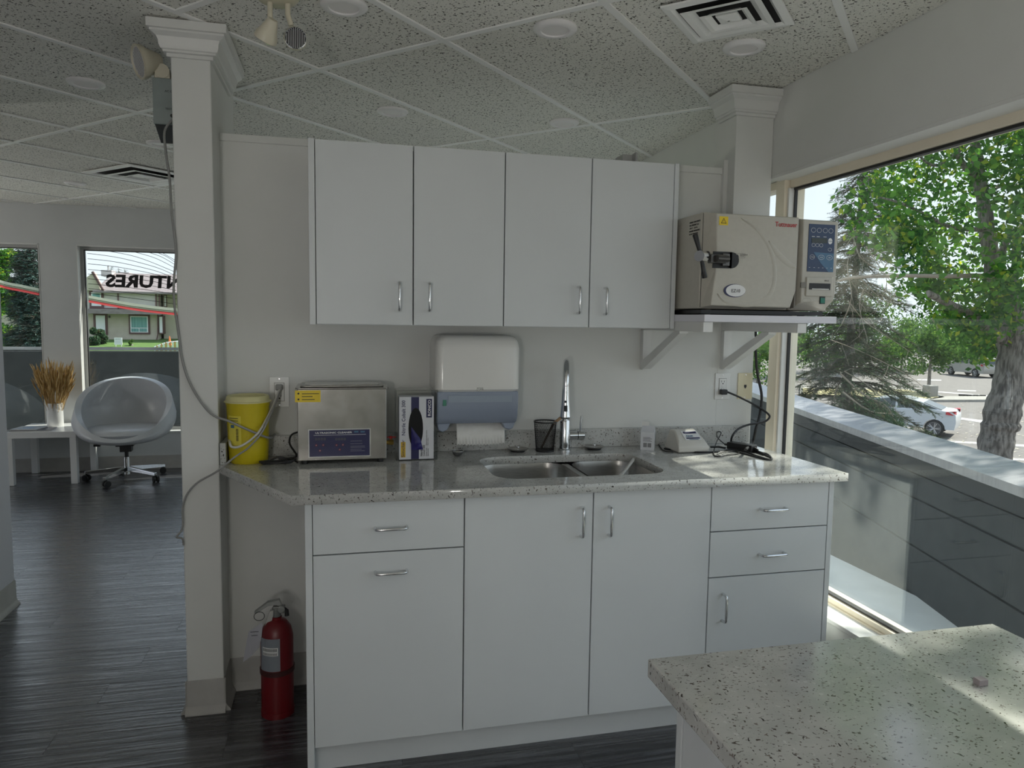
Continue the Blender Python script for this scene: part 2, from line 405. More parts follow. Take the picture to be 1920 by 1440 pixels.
# baseboards (coved)
def baseb(name, segs, m=BASEB):
    mb = MB()
    for (xa, ya, xb, yb_, nx, ny) in segs:
        d = Vector((xb-xa, yb_-ya, 0)); nn = Vector((nx, ny, 0))
        prof = [(0, 0), (.022, 0), (.022, .006), (.012, .018), (.006, .03), (.005, .118), (.002, .124), (0, .124)]
        A = [Vector((xa, ya, 0))+nn*p[0]+Vector((0, 0, p[1])) for p in prof]; B = [p+d for p in A]; n = len(prof)
        mb.add(A+B, [(i, (i+1) % n, n+(i+1) % n, n+i) for i in range(n)]+[tuple(range(n))[::-1], tuple(range(n, 2*n))])
    return struct(name, mb, m, smooth=50)
baseb('baseboard_far', [(-5.9, YF, 1.86, YF, 0, -1)])
baseb('baseboard_left', [(-1.495, YB, -1.495, 1.08, 1, 0), (-1.495, 1.08, -1.62, 1.08, 0, 1)])
baseb('baseboard_pillar', [(-.469, -.163, -.332, -.163, 0, -1), (-.338, -.169, -.338, -.01, 1, 0), (-.463, -.169, -.463, .38, -1, 0)])
baseb('baseboard_partition', [(-.338, -.01, -.03, -.01, 0, -1)])
baseb('baseboard_right', [(XR, YB, XR, -.1, -1, 0)], TRIM)

# windows
def box_frame(mb, a0, a1, z0, z1, d0, d1, w_, axis):
    for (p, q, r_, s_) in ((a0, a1, z0, z0+w_), (a0, a1, z1-w_, z1), (a0, a0+w_, z0+w_, z1-w_), (a1-w_, a1, z0+w_, z1-w_)):
        if axis == 'y': mb.box(p, q, d0, d1, r_, s_)
        else: mb.box(d0, d1, p, q, r_, s_)
    return mb
GASK = mat('window gasket', (.02, .02, .02), .5)
wins = []
for i, (a, b) in enumerate(WX):
    W = struct(f'window_{i+2}', loc=(a, YF, ZS)); wins.append(W)
    part('window_frame', box_frame(MB(), a+.001, b-.001, ZS+.001, ZH-.001, YF+.075, YF+.125, .032, 'y'), GREYF, W, bevel=.002)
    part('gasket', box_frame(MB(), a+.033, b-.033, ZS+.033, ZH-.033, YF+.084, YF+.11, .008, 'y'), GASK, W)
    part('glass_pane', MB().box(a+.038, b-.038, YF+.094, YF+.1, ZS+.038, ZH-.038), GLASS, W)
    part('window_sill', MB().box(a+.001, b-.001, YF-.012, YF+.075, ZS-.012, ZS+.004), TRIM, W, bevel=.002)
    part('jamb_liner', MB().box(a, a+.006, YF-.004, YF+.075, ZS+.005, ZH).box(b-.006, b, YF-.004, YF+.075, ZS+.005, ZH).box(a, b, YF-.004, YF+.075, ZH-.006, ZH), TRIM, W)
W1 = struct('window_1', loc=(1.98, -2.4, .33))
part('window_frame', MB().box(1.94, 2.03, -4.7, -.086, .33, .352).box(1.95, 2.03, -4.7, -.086, .352, .372).box(1.955, 2.03, -4.7, -.086, 2.02, 2.064).box(1.955, 2.03, -4.7, -4.65, .37, 2.02), CREAMF, W1, bevel=.002)
part('mullion', MB().box(1.93, 2.03, -.085, -.022, .33, 2.064), CREAMF, W1, bevel=.003)
part('mullion_strip', MB().box(1.945, 1.972, -.097, -.0855, .375, 2.018), WPLAS, W1, label='white inner strip beside the cream mullion')
part('gasket', MB().box(1.969, 1.982, -.104, -.0975, .374, 2.018).box(1.966, 1.99, -4.65, -.0975, .3725, .379).box(1.966, 1.99, -4.65, -.0975, 2.010, 2.0195), GASK, W1)
part('glass_pane', MB().box(1.975, 1.981, -4.65, -.100, .376, 2.014), GLASS, W1)
part('window_sill', MB().box(XR-.012, 1.94, -4.7, -.09, .33, .347), TRIM, W1, bevel=.002)
part('head_liner', MB().box(XR+.002, 1.955, -4.7, -.05, 2.052, 2.064), TRIM, W1)
W5 = struct('window_5', loc=(1.98, 2, .33))
part('window_frame', MB().box(1.955, 2.03, -.0215, 3.9, .33, .36).box(1.955, 2.03, -.0215, 3.9, 2.03, 2.062).box(1.955, 2.03, 3.87, 3.9, .36, 2.03), CREAMF, W5)
part('glass_pane', MB().box(1.975, 1.981, -.0215, 3.87, .36, 2.03), GLASS, W5)

# window decals: fine dark arcs, swoosh bands, mirrored lettering
YG = YF+.0925
def ribbon(pts, wz, y_=YG):   # pts px along the line, constant thickness band below
    P = catmull([ony(u, v, y_) for u, v in pts], 6); mb = MB()
    for p, q in zip(P, P[1:]):
        mb.quad(p, q, q-Vector((0, 0, wz)), p-Vector((0, 0, wz)))
    return mb
Z45 = lambda L: [(x/4.5, 360+y/4.5) for x, y in L]
arcs2 = [[(735, 515), (1000, 552), (1300, 628), (1475, 700)], [(738, 560), (1000, 592), (1300, 660), (1475, 725)], [(740, 603), (1000, 632), (1300, 690), (1480, 745)],
         [(742, 652), (1000, 676), (1300, 722), (1480, 770)], [(742, 690), (1000, 712), (1300, 755), (1482, 795)], [(742, 730), (1000, 752), (1300, 792), (1485, 828)],
         [(744, 772), (1000, 795), (1300, 832), (1488, 862)], [(746, 812), (1000, 838), (1300, 872), (1490, 900)], [(748, 852), (1000, 880), (1300, 918), (1492, 945)],
         [(820, 482), (1150, 545), (1475, 672)], [(1080, 490), (1300, 552), (1475, 638)], [(1200, 492), (1350, 540), (1475, 610)], [(1290, 496), (1400, 540), (1475, 590)], [(1350, 500), (1475, 572)]]
for L in arcs2: part('decal_line', ribbon(Z45(L), .0045), BLACKP, wins[1])
for yl, dr in ((458, 8), (497, 9), (532, 14), (566, 16), (600, 24), (632, 28), (662, 34)):
    part('decal_line', ribbon(Z45([(-300, yl-dr*.8), (0, yl), (180, yl+dr*.45), (330, yl+dr)]), .004), BLACKP, wins[0])
SAGE = vinyl('sage vinyl', (.50, .53, .43)); SAGE2 = vinyl('dark sage vinyl', (.30, .34, .27)); CORAL = vinyl('coral vinyl', (.80, .12, .12))
for wn, L in ((wins[1], [(748, 872), (900, 900), (1100, 935), (1300, 962), (1495, 982)]), (wins[0], [(-260, 640), (10, 745), (180, 782), (340, 815)])):
    part('decal_band', ribbon(Z45(L), .034), SAGE, wn)
    part('decal_band', ribbon([(u, v+5.1) for u, v in Z45(L)], .022, YG+.0001), SAGE2, wn)
    part('decal_band', ribbon([(u, v+8.3) for u, v in Z45(L)], .024, YG-.0003), CORAL, wn, label='thin coral red stripe below the sage band')
tp = ony(197, 537, YG-.001); te = ony(331, 537, YG)
text('DENTURES', .155, (tp.x+.88, tp.y, tp.z), (-1, 0, 0), (0, 0, 1), BLACKP, wins[1], offset=.006, align='LEFT', width=.88, shear=-.08)

# ============================================================ BASE CABINETS
YD = -.649
def pull(u, v, y_, vertical, parent, L=.096, nrm=(0, -1, 0), at=None):
    c = Vector(at) if at else ony(u, v, y_); n = Vector(nrm); a = Vector((0, 0, 1)) if vertical else (Vector((1, 0, 0)) if abs(n.y) > .5 else Vector((0, 1, 0)))
    P = [c-a*L/2, c-a*L/2+n*.020, c-a*(L/2-.003)+n*.026, c-a*(L/2-.010)+n*.029, c+a*(L/2-.010)+n*.029, c+a*(L/2-.003)+n*.026, c+a*L/2+n*.020, c+a*L/2]
    return part('handle', MB().tube(P, .0048, 10), CHROME, parent, smooth=50, label='chrome bar handle')
def front(name, x0, x1, z0, z1, parent, y0=YD, t=.019, m=CAB):
    g = .002
    return part(name, MB().box(x0+g, x1-g, y0, y0+t, z0+g, z1-g), m, parent, bevel=.0012)
def carcass(x0, x1, y0, y1, z0, z1, parent, t=.016, top=False):
    mb = MB().box(x0, x0+t, y0, y1, z0, z1).box(x1-t, x1, y0, y1, z0, z1).box(x0+t, x1-t, y0, y1, z0, z0+t).box(x0+t, x1-t, y1-.006, y1, z0+t, z1)
    if top: mb.box(x0+t, x1-t, y0, y1-.006, z1-t, z1)
    return part('carcass', mb, CAB, parent)
X0, X1, X2, X3, X4 = -.003, .4636, .8959, 1.3266, 1.792
ZT, ZB = .881, .1025
c1 = thing('base_cabinet', (.23, -.33, 0), 'white base cabinet with drawer over door, left end above the fire extinguisher alcove', 'cabinet')
part('end_panel', MB().box(-.024, X0, YD, -.015, 0, ZT), CAB, c1, bevel=.001)
carcass(X0, X1, YD+.021, -.015, ZB, ZT, c1)
part('toe_kick', MB().box(X0, X1, -.597, -.583, 0, ZB-.001), CAB, c1)
d = front('drawer', X0, X1, .7187, ZT+.002, c1); pull(733, 988, YD, False, d)
d = front('door', X0, X1, ZB, .7187, c1); pull(733, 1070, YD, False, d)
c2 = thing('base_cabinet', (.895, -.33, 0), 'white two-door sink base cabinet under the basin', 'cabinet')
carcass(X1, X3, YD+.021, -.015, ZB, ZT, c2)
part('toe_kick', MB().box(X1, X3, -.597, -.583, 0, ZB-.001), CAB, c2)
d = front('door', X1, X2, ZB, ZT+.002, c2); pull(1089, 978, YD, True, d)
d = front('door', X2, X3, ZB, ZT+.002, c2); pull(1141, 976, YD, True, d)
c3 = thing('base_cabinet', (1.56, -.33, 0), 'white base cabinet with two drawers over a door, beside the big window', 'cabinet')
carcass(X3, X4, YD+.021, -.015, ZB, ZT, c3)
part('end_panel', MB().box(X4+.001, X4+.021, YD, -.015, 0, ZT), CAB, c3, bevel=.001)
part('toe_kick', MB().box(X3, X4, -.597, -.583, 0, ZB-.001), CAB, c3)
d = front('drawer', X3, X4, .7183, ZT+.002, c3); pull(1448, 953, YD, False, d)
d = front('drawer', X3, X4, .5544, .7183, c3); pull(1446, 1037, YD, False, d)
d = front('door', X3, X4, ZB, .5544, c3); pull(1354, 1138, YD, True, d)

# worktop with sink cut-out
hole = rrect(.588, 1.212, -.568, -.178, .085, 8)
wt = plate('countertop', [(-.336, -.012), (-.336, -.174), (-.0621, -.679), (1.845, -.679), (1.828, -.012)][::-1], [hole], .884, .914, QUARTZ, bev=.0015)
tag(wt, 'speckled grey quartz countertop with clipped left corner and sink cut-out', 'countertop'); move_origin(wt, (.75, -.33, .884))
part('backsplash', MB().box(-.334, 1.845, -.0325, -.0125, .9145, .9915).box(-.334, -.314, -.172, -.033, .9145, .9915), QUARTZ, wt, bevel=.001)
for o in [o for o in bpy.data.objects if o.parent == wt]: pass
# sink
sk = thing('sink', (.9, -.37, .70), 'undermount double-bowl stainless steel sink in the countertop', 'sink')
def basin(x0, x1, y0, y1, dep):
    mb = MB(); n = 6; loops = []
    for (ins, z) in ((0, .8835), (.004, .86), (.010, .8835-dep+.03), (.020, .8835-dep+.01), (.04, .8835-dep), (.09, .8835-dep-.002)):
        loops.append([(p[0], p[1], z) for p in rrect(x0+ins, x1-ins, y0+ins, y1-ins, max(.075-ins*.5, .02), n)])
    m_ = len(loops[0]); vs = [p for L in loops for p in L]
    f = [(a*m_+i, a*m_+(i+1) % m_, (a+1)*m_+(i+1) % m_, (a+1)*m_+i) for a in range(len(loops)-1) for i in range(m_)]
    f.append(tuple(range((len(loops)-1)*m_, len(loops)*m_)))
    return mb.add(vs, f)
for (a, b, dep) in ((.583, .925, .19), (.955, 1.217, .17)):
    bo = part('bowl', basin(a, b, -.573, -.173, dep), STEEL, sk, smooth=50)
    dz = .8835-dep-.002
    part('drain', MB().lathe([(.0, dz+.0005), (.03, dz+.0005), (.042, dz+.004), (.045, dz+.001), (.045, dz-.002)], ((a+b)/2, -.37, 0), 20), CHROME, bo, smooth=40)
part('divider', MB().box(.9235, .9565, -.555, -.19, .845, .8805), STEEL, sk, bevel=.005, seg=3)
part('sink_flange', MB().box(.56, .583, -.6, -.15, .880, .8835), STEEL, sk); part('sink_flange', MB().box(1.217, 1.24, -.6, -.15, .880, .8835), STEEL, sk)

# faucet
fc = thing('faucet', (.972, -.085, .914), 'tall chrome pull-down faucet behind the sink', 'faucet')
fx, fy = .972, -.085
part('faucet_base', MB().lathe([(0, .914), (.027, .914), (.027, .919), (.0215, .922), (.0215, 1.035), (.0195, 1.04), (0, 1.04)], (fx, fy, 0), 24), CHROME, fc, smooth=40)
arc = [(fx, fy, 1.038), (fx, fy, 1.18)]+[(fx-.30*(.075-.075*math.cos(a)), fy-.95*(.075-.075*math.cos(a)), 1.205+.075*math.sin(a)) for a in [PI*i/10 for i in range(0, 11)]]+[(fx-.045, fy-.1425, 1.19)]
part('spout', MB().tube(arc, .0125, 14), CHROME, fc, smooth=60)
hd = part('spray_head', MB().lathe([(0, 1.19), (.0135, 1.19), (.0145, 1.16), (.016, 1.13), (.0195, 1.085), (.021, 1.072), (.018, 1.068), (0, 1.068)], (fx-.045, fy-.1425, 0), 20), CHROME, fc, smooth=40)
part('spray_button', MB().box(fx-.056, fx-.044, fy-.1645, fy-.1555, 1.095, 1.118).cyl((fx-.05, fy-.160, 1.132), (fx-.05, fy-.154, 1.132), .005, n=12), BLACK, hd)
part('aerator', MB().cyl((fx-.045, fy-.1425, 1.066), (fx-.045, fy-.1425, 1.070), .017, n=20), BLACK, hd)
part('handle_body', MB().cyl((fx+.018, fy, .975), (fx+.052, fy, .975), .0175, n=20).cyl((fx+.054, fy, .975), (fx+.080, fy, .975), .0195, n=20), CHROME, fc, smooth=40)
part('lever', MB().tube([(fx+.066, fy, .985), (fx+.066, fy-.002, 1.02), (fx+.069, fy-.004, 1.055)], .0048, 10), CHROME, fc, smooth=50)

# ============================================================ WALL CABINETS
YU = -.33; U = [.0045, .3313, .654, .9772, 1.3024]; UB, UT = 1.4166, 2.031
for i, (a, b, c) in enumerate(((U[0], U[1], U[2]), (U[2], U[3], U[4]))):
    t = thing('wall_cabinet', ((a+c)/2, -.17, UB), ['white two-door wall cabinet above the ultrasonic cleaner', 'white two-door wall cabinet next to the autoclave'][i], 'cabinet', 'wall cabinets over the worktop')
    carcass(a, c, YU+.021, -.012, UB, UT, t, top=True)
    if i == 0: part('end_panel', MB().box(-.016, a-.0005, YU, -.012, UB, UT), CAB, t, bevel=.001)
    else: part('end_panel', MB().box(c+.0005, c+.018, YU, -.012, UB, UT), CAB, t, bevel=.001)
    d = front('door', a, b, UB, UT, t, YU); pull([748, 1083][i], [556, 563][i], YU, True, d)
    d = front('door', b, c, UB, UT, t, YU); pull([804, 1133][i], [557, 565][i], YU, True, d)
tag(part('metal_bracket', MB().box(1.22, 1.27, -.012, .07, 2.10, 2.128).box(1.262, 1.27, -.05, -.012, 2.095, 2.13), GREYF), 'small grey metal bracket standing on the partition cap', 'bracket')

# shelf + brackets
sh = tag(part('shelf', MB().box(1.3215, 1.853, -.56, -.0855, 1.445, 1.47), mat('lilac white laminate', (.72, .71, .76), .4), bevel=.001), 'white shelf board carrying the autoclave', 'shelf')
move_origin(sh, (1.587, -.32, 1.445))
for i, x in enumerate((1.324, 1.70)):
    t = thing('shelf_bracket', (x+.02, -.02, 1.24), ['grey triangular shelf bracket partly behind the wall cabinet', 'grey triangular shelf bracket above the white outlet'][i], 'bracket', 'brackets under the autoclave shelf')
    part('upright', MB().box(x, x+.038, -.038, -.0105, 1.24, 1.408), TRIM, t, bevel=.001)
    part('arm', MB().box(x, x+.038, -.535, -.0105, 1.409, 1.4445), TRIM, t, bevel=.001)
    part('arm_cap', MB().box(x+.001, x+.037, -.549, -.5355, 1.409, 1.4435), WPLAS, t)
    part('brace', MB().prism([(-.040, 1.243), (-.040, 1.283), (-.32, 1.4085), (-.365, 1.4085), (-.365, 1.4)], 'x', x+.002, x+.036), TRIM, t)

# ============================================================ AUTOCLAVE
ac = thing('autoclave', (1.595, -.32, 1.47), 'beige benchtop autoclave with blue keypad standing on the shelf', 'autoclave')
part('chassis', MB().box(1.345, 1.845, -.49, -.10, 1.474, 1.488), BLACK, ac)
part('foot', MB().cyl((1.38, -.47, 1.4705), (1.38, -.47, 1.49), .012, n=12), BEIGED, ac); part('foot', MB().cyl((1.78, -.45, 1.4705), (1.78, -.45, 1.476), .014, n=12), RUBBER, ac)
part('housing', MB().box(1.334, 1.693, -.492, -.095, 1.492, 1.832).box(1.697, 1.858, -.492, -.095, 1.492, 1.826), BEIGE, ac, bevel=.006, seg=3)
part('door_gap', MB().box(1.338, 1.69, -.4965, -.4925, 1.497, 1.828), DARK, ac)
# door: loft from outline to inset front with a recess on the left for the latch
dm = MB()
def dloop(y_, pts): return [(x, y_, z) for x, z in pts]
o0 = [(1.336, 1.494), (1.336, 1.632), (1.336, 1.688), (1.336, 1.831), (1.692, 1.829), (1.690, 1.56), (1.672, 1.494)]
o1 = [(1.352, 1.503), (1.367, 1.632), (1.367, 1.688), (1.362, 1.822), (1.688, 1.822), (1.688, 1.562), (1.668, 1.500)]
A = dloop(-.497, o0); B = dloop(-.545, o1); n = len(A)
dm.add(A+B, [tuple(range(n))[::-1], tuple(range(n, 2*n))]+[(i, (i+1) % n, n+(i+1) % n, n+i) for i in range(n)])
door = part('door', dm, BEIGE, ac, bevel=.003, seg=2)
# raised sweeping arcs on the door
def sweep(pts, w0, dy):
    P = catmull([Vector((x, -.546, z)) for x, z in pts], 8); mb = MB(); m_ = len(P); vs = []
    for i, p in enumerate(P):
        d_ = (P[min(i+1, m_-1)]-P[max(i-1, 0)]).normalized(); nn = Vector((-d_.z, 0, d_.x)); k_ = math.sin(PI*(i/(m_-1)))**.5*w0+.0005
        vs += [p+nn*k_+Vector((0, .0012, 0)), p+Vector((0, -dy, 0)), p-nn*k_+Vector((0, .0012, 0))]
    return mb.add(vs, [(3*i, 3*i+3, 3*i+4, 3*i+1) for i in range(m_-1)]+[(3*i+1, 3*i+4, 3*i+5, 3*i+2) for i in range(m_-1)])
part('door_ridge', sweep([(1.455, 1.81), (1.53, 1.765), (1.585, 1.69), (1.60, 1.60), (1.575, 1.535), (1.50, 1.508), (1.41, 1.517), (1.375, 1.545)], .009, .0022), BEIGE, door, smooth=60)
part('door_ridge', sweep([(1.57, 1.735), (1.61, 1.69), (1.65, 1.66), (1.684, 1.645)], .012, .002), BEIGE, door, smooth=60)
part('latch_recess', MB().box(1.352, 1.425, -.549, -.5455, 1.633, 1.690).cyl((1.425, -.549, 1.6615), (1.425, -.5455, 1.6615), .028, n=20), BLACKP, door)
part('latch_arm', MB().box(1.33, 1.39, -.575, -.55, 1.648, 1.678).box(1.385, 1.412, -.558, -.55, 1.64, 1.684).cyl((1.345, -.585, 1.663), (1.395, -.575, 1.663), .012, n=14), mat('dark latch metal', (.10, .095, .09), .3, .8), ac, bevel=.002)
hub = Vector((1.272, -.60, 1.667)); ax_ = Vector((.75, .55, -.02)).normalized()
hb = part('knob_hub', MB().cyl(hub, hub+ax_*.036, .0185, n=24).cyl(hub+ax_*.036, hub+ax_*.09, .010, n=14), CHROME, ac, smooth=40, label='chrome hub of the locking handle')
for e in (Vector((-.022, .0, .062)), Vector((.012, -.004, -.062)), Vector((.03, .02, .01))):
    p0 = hub+ax_*.014+e.normalized()*.012
    part('knob_arm', MB().tube([p0, p0+e*.3, p0+e*.95, p0+e], [.0065, .0072, .0095, .008], 12), BLACK, hb, smooth=50)
part('warning_sticker', MB().box(1.372, 1.406, -.5462, -.5455, 1.782, 1.812), YELP, door)
part('warning_triangle', MB().prism([(1.378, 1.788), (1.400, 1.788), (1.389, 1.807)], 'y', -.5466, -.5462), BLACKP, door)
part('warning_triangle_fill', MB().prism([(1.3815, 1.790), (1.3965, 1.790), (1.389, 1.8035)], 'y', -.547, -.5466), YELP, door)
text('!', .012, (1.3875, -.5472, 1.7915), (1, 0, 0), (0, 0, 1), BLACKP, door)
text('Tuttnauer', .0235, (1.592, -.5462, 1.787), (1, 0, 0), (0, 0, 1), REDP, door, offset=.0003, width=.088)
part('small_label', MB().box(1.440, 1.478, -.5464, -.5457, 1.671, 1.687), BEIGED, door); part('small_label', MB().box(1.4412, 1.4768, -.5468, -.5464, 1.6722, 1.6858), BEIGE, door)
part('warning_triangle', MB().prism([(1.443, 1.674), (1.453, 1.674), (1.448, 1.684)], 'y', -.5472, -.5468), BLACKP, door)
text('CAUTION HOT\nSURFACE', .0045, (1.456, -.547, 1.681), (1, 0, 0), (0, 0, 1), BLACKP, door)
def disc(cx, cz, rx, rz, y0, y1, n=28): return MB().prism([(cx+rx*math.cos(2*PI*i/n), cz+rz*math.sin(2*PI*i/n)) for i in range(n)], 'y', y0, y1)
part('badge', disc(1.442, 1.556, .043, .0235, -.5468, -.5455), NAVY, door); part('badge', disc(1.446, 1.5565, .0385, .0215, -.5474, -.5468), WHITEP, door)
text('EZ10', .0165, (1.428, -.548, 1.550), (1, 0, 0), (0, 0, 1), BLACKP, door)
# label text on left side
for k, s in enumerate(('WARNING  STEAM STERILIZER', 'MAX. PRESSURE 35 psi', '120 V ~ 60 Hz', 'DISCONNECT BEFORE SERVICE', 'DO NOT OPEN DOOR')):
    text(s, .0075, (1.3335, -.400, 1.802-k*.0105), (0, -1, 0), (0, 0, 1), BLACKP, ac, width=(.082, .07, .06, .08, .065)[k])
# control tower
ct = MB()
o0 = [(1.699, 1.494), (1.699, 1.826), (1.857, 1.822), (1.857, 1.545), (1.845, 1.494)]
o1 = [(1.712, 1.520), (1.706, 1.816), (1.851, 1.814), (1.853, 1.56), (1.848, 1.53)]
A = dloop(-.497, o0); B = dloop(-.545, o1)
ct.add(A+B, [tuple(range(5))[::-1], tuple(range(5, 10))]+[(i, (i+1) % 5, 5+(i+1) % 5, 5+i) for i in range(5)])
tw = part('control_tower', ct, BEIGE, ac, bevel=.003, seg=2)
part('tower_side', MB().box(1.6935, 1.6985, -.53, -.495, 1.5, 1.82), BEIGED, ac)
kp = part('keypad', MB().box(1.729, 1.838, -.5468, -.545, 1.632, 1.802), BLUEP, ac, bevel=.001)
part('keypad_wave', MB().prism([(1.752, 1.702), (1.8375, 1.699), (1.8375, 1.6325), (1.818, 1.6325), (1.785, 1.662)], 'y', -.5474, -.5468), LBLUE, kp)
def oring(cx, cz, rx, rz, w_=.0009):
    n = 20; mb = MB(); vs = []
    for i in range(n):
        a = 2*PI*i/n; vs += [(cx+(rx)*math.cos(a), -.5478, cz+rz*math.sin(a)), (cx+(rx-w_)*math.cos(a), -.5478, cz+(rz-w_)*math.sin(a))]
    return mb.add(vs, [(2*i, (2*i+2) % (2*n), (2*i+3) % (2*n), 2*i+1) for i in range(n)])
for x in (1.747, 1.771, 1.796, 1.819): part('key', oring(x, 1.780, .0095, .0085), WHITEP, kp)
for x in (1.75, 1.766, 1.782): part('key', oring(x, 1.727, .0075, .0065), WHITEP, kp)
part('key', disc(1.819, 1.743, .0085, .011, -.5476, -.5468), WHITEP, kp); part('key', MB().box(1.8105, 1.8275, -.5479, -.5476, 1.7425, 1.7438), BLUEP, kp)
for x, r_ in ((1.747, .0105), (1.785, .0125), (1.819, .0125)): part('key', oring(x, 1.684, r_, .0085), WHITEP, kp)
part('key', oring(1.819, 1.713, .008, .006), WHITEP, kp)
text('STOP', .0055, (1.741, -.548, 1.682), (1, 0, 0), (0, 0, 1), WHITEP, kp); text('PACK', .005, (1.779, -.548, 1.682), (1, 0, 0), (0, 0, 1), WHITEP, kp); text('DRY', .005, (1.8145, -.548, 1.682), (1, 0, 0), (0, 0, 1), WHITEP, kp)
for x in (1.738, 1.757, 1.776, 1.793, 1.81, 1.828): part('indicator', MB().box(x-.002, x+.003, -.5477, -.5472, 1.6458, 1.647), WHITEP, kp)
part('display', MB().box(1.742, 1.806, -.548, -.5468, 1.735, 1.752), mat('lcd', (.02, .03, .025), .25), kp)
for x in (1.742, 1.762, 1.79): part('indicator', MB().box(x, x+.012, -.5477, -.5472, 1.7565, 1.7585), WHITEP, kp)
pr = part('printer', MB().box(1.727, 1.838, -.551, -.545, 1.543, 1.612), BEIGE, ac, bevel=.004)
part('printer_slot', MB().box(1.738, 1.826, -.5522, -.5505, 1.567, 1.590), BLACKP, pr); part('paper_exit', MB().box(1.75, 1.82, -.5527, -.5519, 1.568, 1.571), PAPER, pr)
text('SPM-11', .006, (1.80, -.5515, 1.598), (1, 0, 0), (0, 0, 1), BLACKP, pr)
part('printer_tab', MB().box(1.706, 1.727, -.550, -.543, 1.573, 1.592), BEIGED, ac)
part('power_switch', MB().box(1.788, 1.811, -.5468, -.5445, 1.499+.017, 1.499+.045), BLACK, ac); part('switch_rocker', MB().box(1.7905, 1.8085, -.549, -.5468, 1.519, 1.538), mat('green rocker', (.0, .16, .10), .3), ac)
part('test_port', oring(1.734, 1.527, .018, .009, .0007), BEIGED, ac)

# ============================================================ WALL FITTINGS
def outlet(name, u0, v0, u1, v1, label, m, cat='outlet', gfci=True):
    p, q = ony(u0, v0, -.01), ony(u1, v1, -.01); cx = (p.x+q.x)/2; cz = (p.z+q.z)/2
    if cx > 1.7: cx = min(cx, 1.826)
    t = thing(name, (cx, -.0105, cz), label, cat); w_, h = .036, .058
    part('cover_plate', MB().box(cx-w_, cx+w_, -.0155, -.0105, cz-h, cz+h), m, t, bevel=.002)
    if gfci:
        d = part('receptacle', MB().box(cx-.017, cx+.017, -.018, -.0155, cz-.034, cz+.034), m, t, bevel=.001)
        part('receptacle_gap', box_frame(MB(), cx-.0185, cx+.0185, cz-.0355, cz+.0355, -.0159, -.0156, .0015, 'y'), BEIGED, t)
        mb = MB()
        for zz in (cz+.018, cz-.018):
            mb.box(cx-.008, cx-.006, -.0184, -.018, zz, zz+.008).box(cx+.005, cx+.007, -.0184, -.018, zz, zz+.007).cyl((cx, -.0184, zz-.006), (cx, -.018, zz-.006), .0028, n=10)
        part('slots', mb, BLACKP, d)
        part('test_button', MB().box(cx-.006, cx+.006, -.0192, -.018, cz-.004, cz+.004), m, d, bevel=.0005)
    part('screw', MB().cyl((cx, -.0165, cz+.05), (cx, -.0155, cz+.05), .003, n=8).cyl((cx, -.0165, cz-.05), (cx, -.0155, cz-.05), .003, n=8), CHROME, t)
    return t, Vector((cx, -.018, cz))
o1_, O1 = outlet('wall_outlet', 505, 706, 543, 763, 'white wall outlet above the yellow sharps bin', WPLAS)
o2_, O2 = outlet('wall_outlet', 1340, 700, 1367, 748, 'white wall outlet with black plug under the right shelf bracket', WPLAS)
o3_, O3 = outlet('phone_plate', 1390, 700, 1417, 747, 'ivory telephone wall plate beside the window', IVORY, 'phone jack', False)
part('jack', MB().box(O3.x-.006, O3.x+.006, -.0160, -.0155, O3.z-.006, O3.z+.006).box(O3.x-.003, O3.x+.003, -.0160, -.0155, O3.z-.010, O3.z-.006), BLACKP, o3_)

# paper towel dispenser
td = thing('paper_towel_dispenser', (.6, -.0105, 1.0), 'white paper towel dispenser with translucent blue lower half on the wall', 'towel dispenser')
def shell(x0, x1, y0, y1, z0, z1, r, bulge=0, n=6):
    mb = MB(); L = []
    for k_, (zz, ins) in enumerate(((z0, .012), (z0+.012, 0), (z1-.05, 0), (z1-.022, .006), (z1-.006, .02), (z1, .04))):
        P = rrect(x0+ins*.7, x1-ins*.7, y0+ins, y1+.1, r, n); P = [(p[0], min(p[1], y1), zz) for p in P]; L.append(P)
    m_ = len(L[0]); vs = [p for l in L for p in l]
    return mb.add(vs, [(a*m_+i, a*m_+(i+1) % m_, (a+1)*m_+(i+1) % m_, (a+1)*m_+i) for a in range(len(L)-1) for i in range(m_)]+[tuple(range(m_))[::-1], tuple(range((len(L)-1)*m_, len(L)*m_))])
part('cover', shell(.428, .752, -.205, -.012, 1.166, 1.382, .03), mat('glossy white plastic', (.76, .75, .72), .15), td, smooth=35)
lw = MB(); prof = [(-.012, 1.17), (-.2, 1.17), (-.203, 1.14), (-.195, 1.075), (-.17, 1.045), (-.012, 1.045)]
lw.prism(prof, 'x', .434, .746)
part('lower_window', lw, TRANSL, td, bevel=.006, seg=3)
part('cheek', MB().prism([(.436, 1.046), (.49, 1.046), (.478, 1.02), (.46, 1.012), (.445, 1.02)], 'y', -.165, -.03), TRANSL, td, bevel=.004)
part('cheek', MB().prism([(.744, 1.046), (.69, 1.046), (.702, 1.022), (.72, 1.016), (.735, 1.022)], 'y', -.165, -.03), TRANSL, td, bevel=.004)
part('level_window', MB().box(.455, .468, -.2045, -.2025, 1.118, 1.14), mat('green tab', (.05, .22, .15), .4), td)
part('inner_roller', MB().box(.475, .72, -.2042, -.2028, 1.13, 1.155), mat('grey blue plastic', (.30, .35, .42), .4), td)
part('logo_badge', MB().box(.583, .607, -.2062, -.2047, 1.174, 1.186), BEIGED, td, bevel=.002)
part('logo_badge', MB().box(.5842, .6058, -.2066, -.2062, 1.1752, 1.1848), WPLAS, td)
text('TORK', .0085, (.5848, -.2068, 1.177), (1, 0, 0), (0, 0, 1), BLACKP, td)
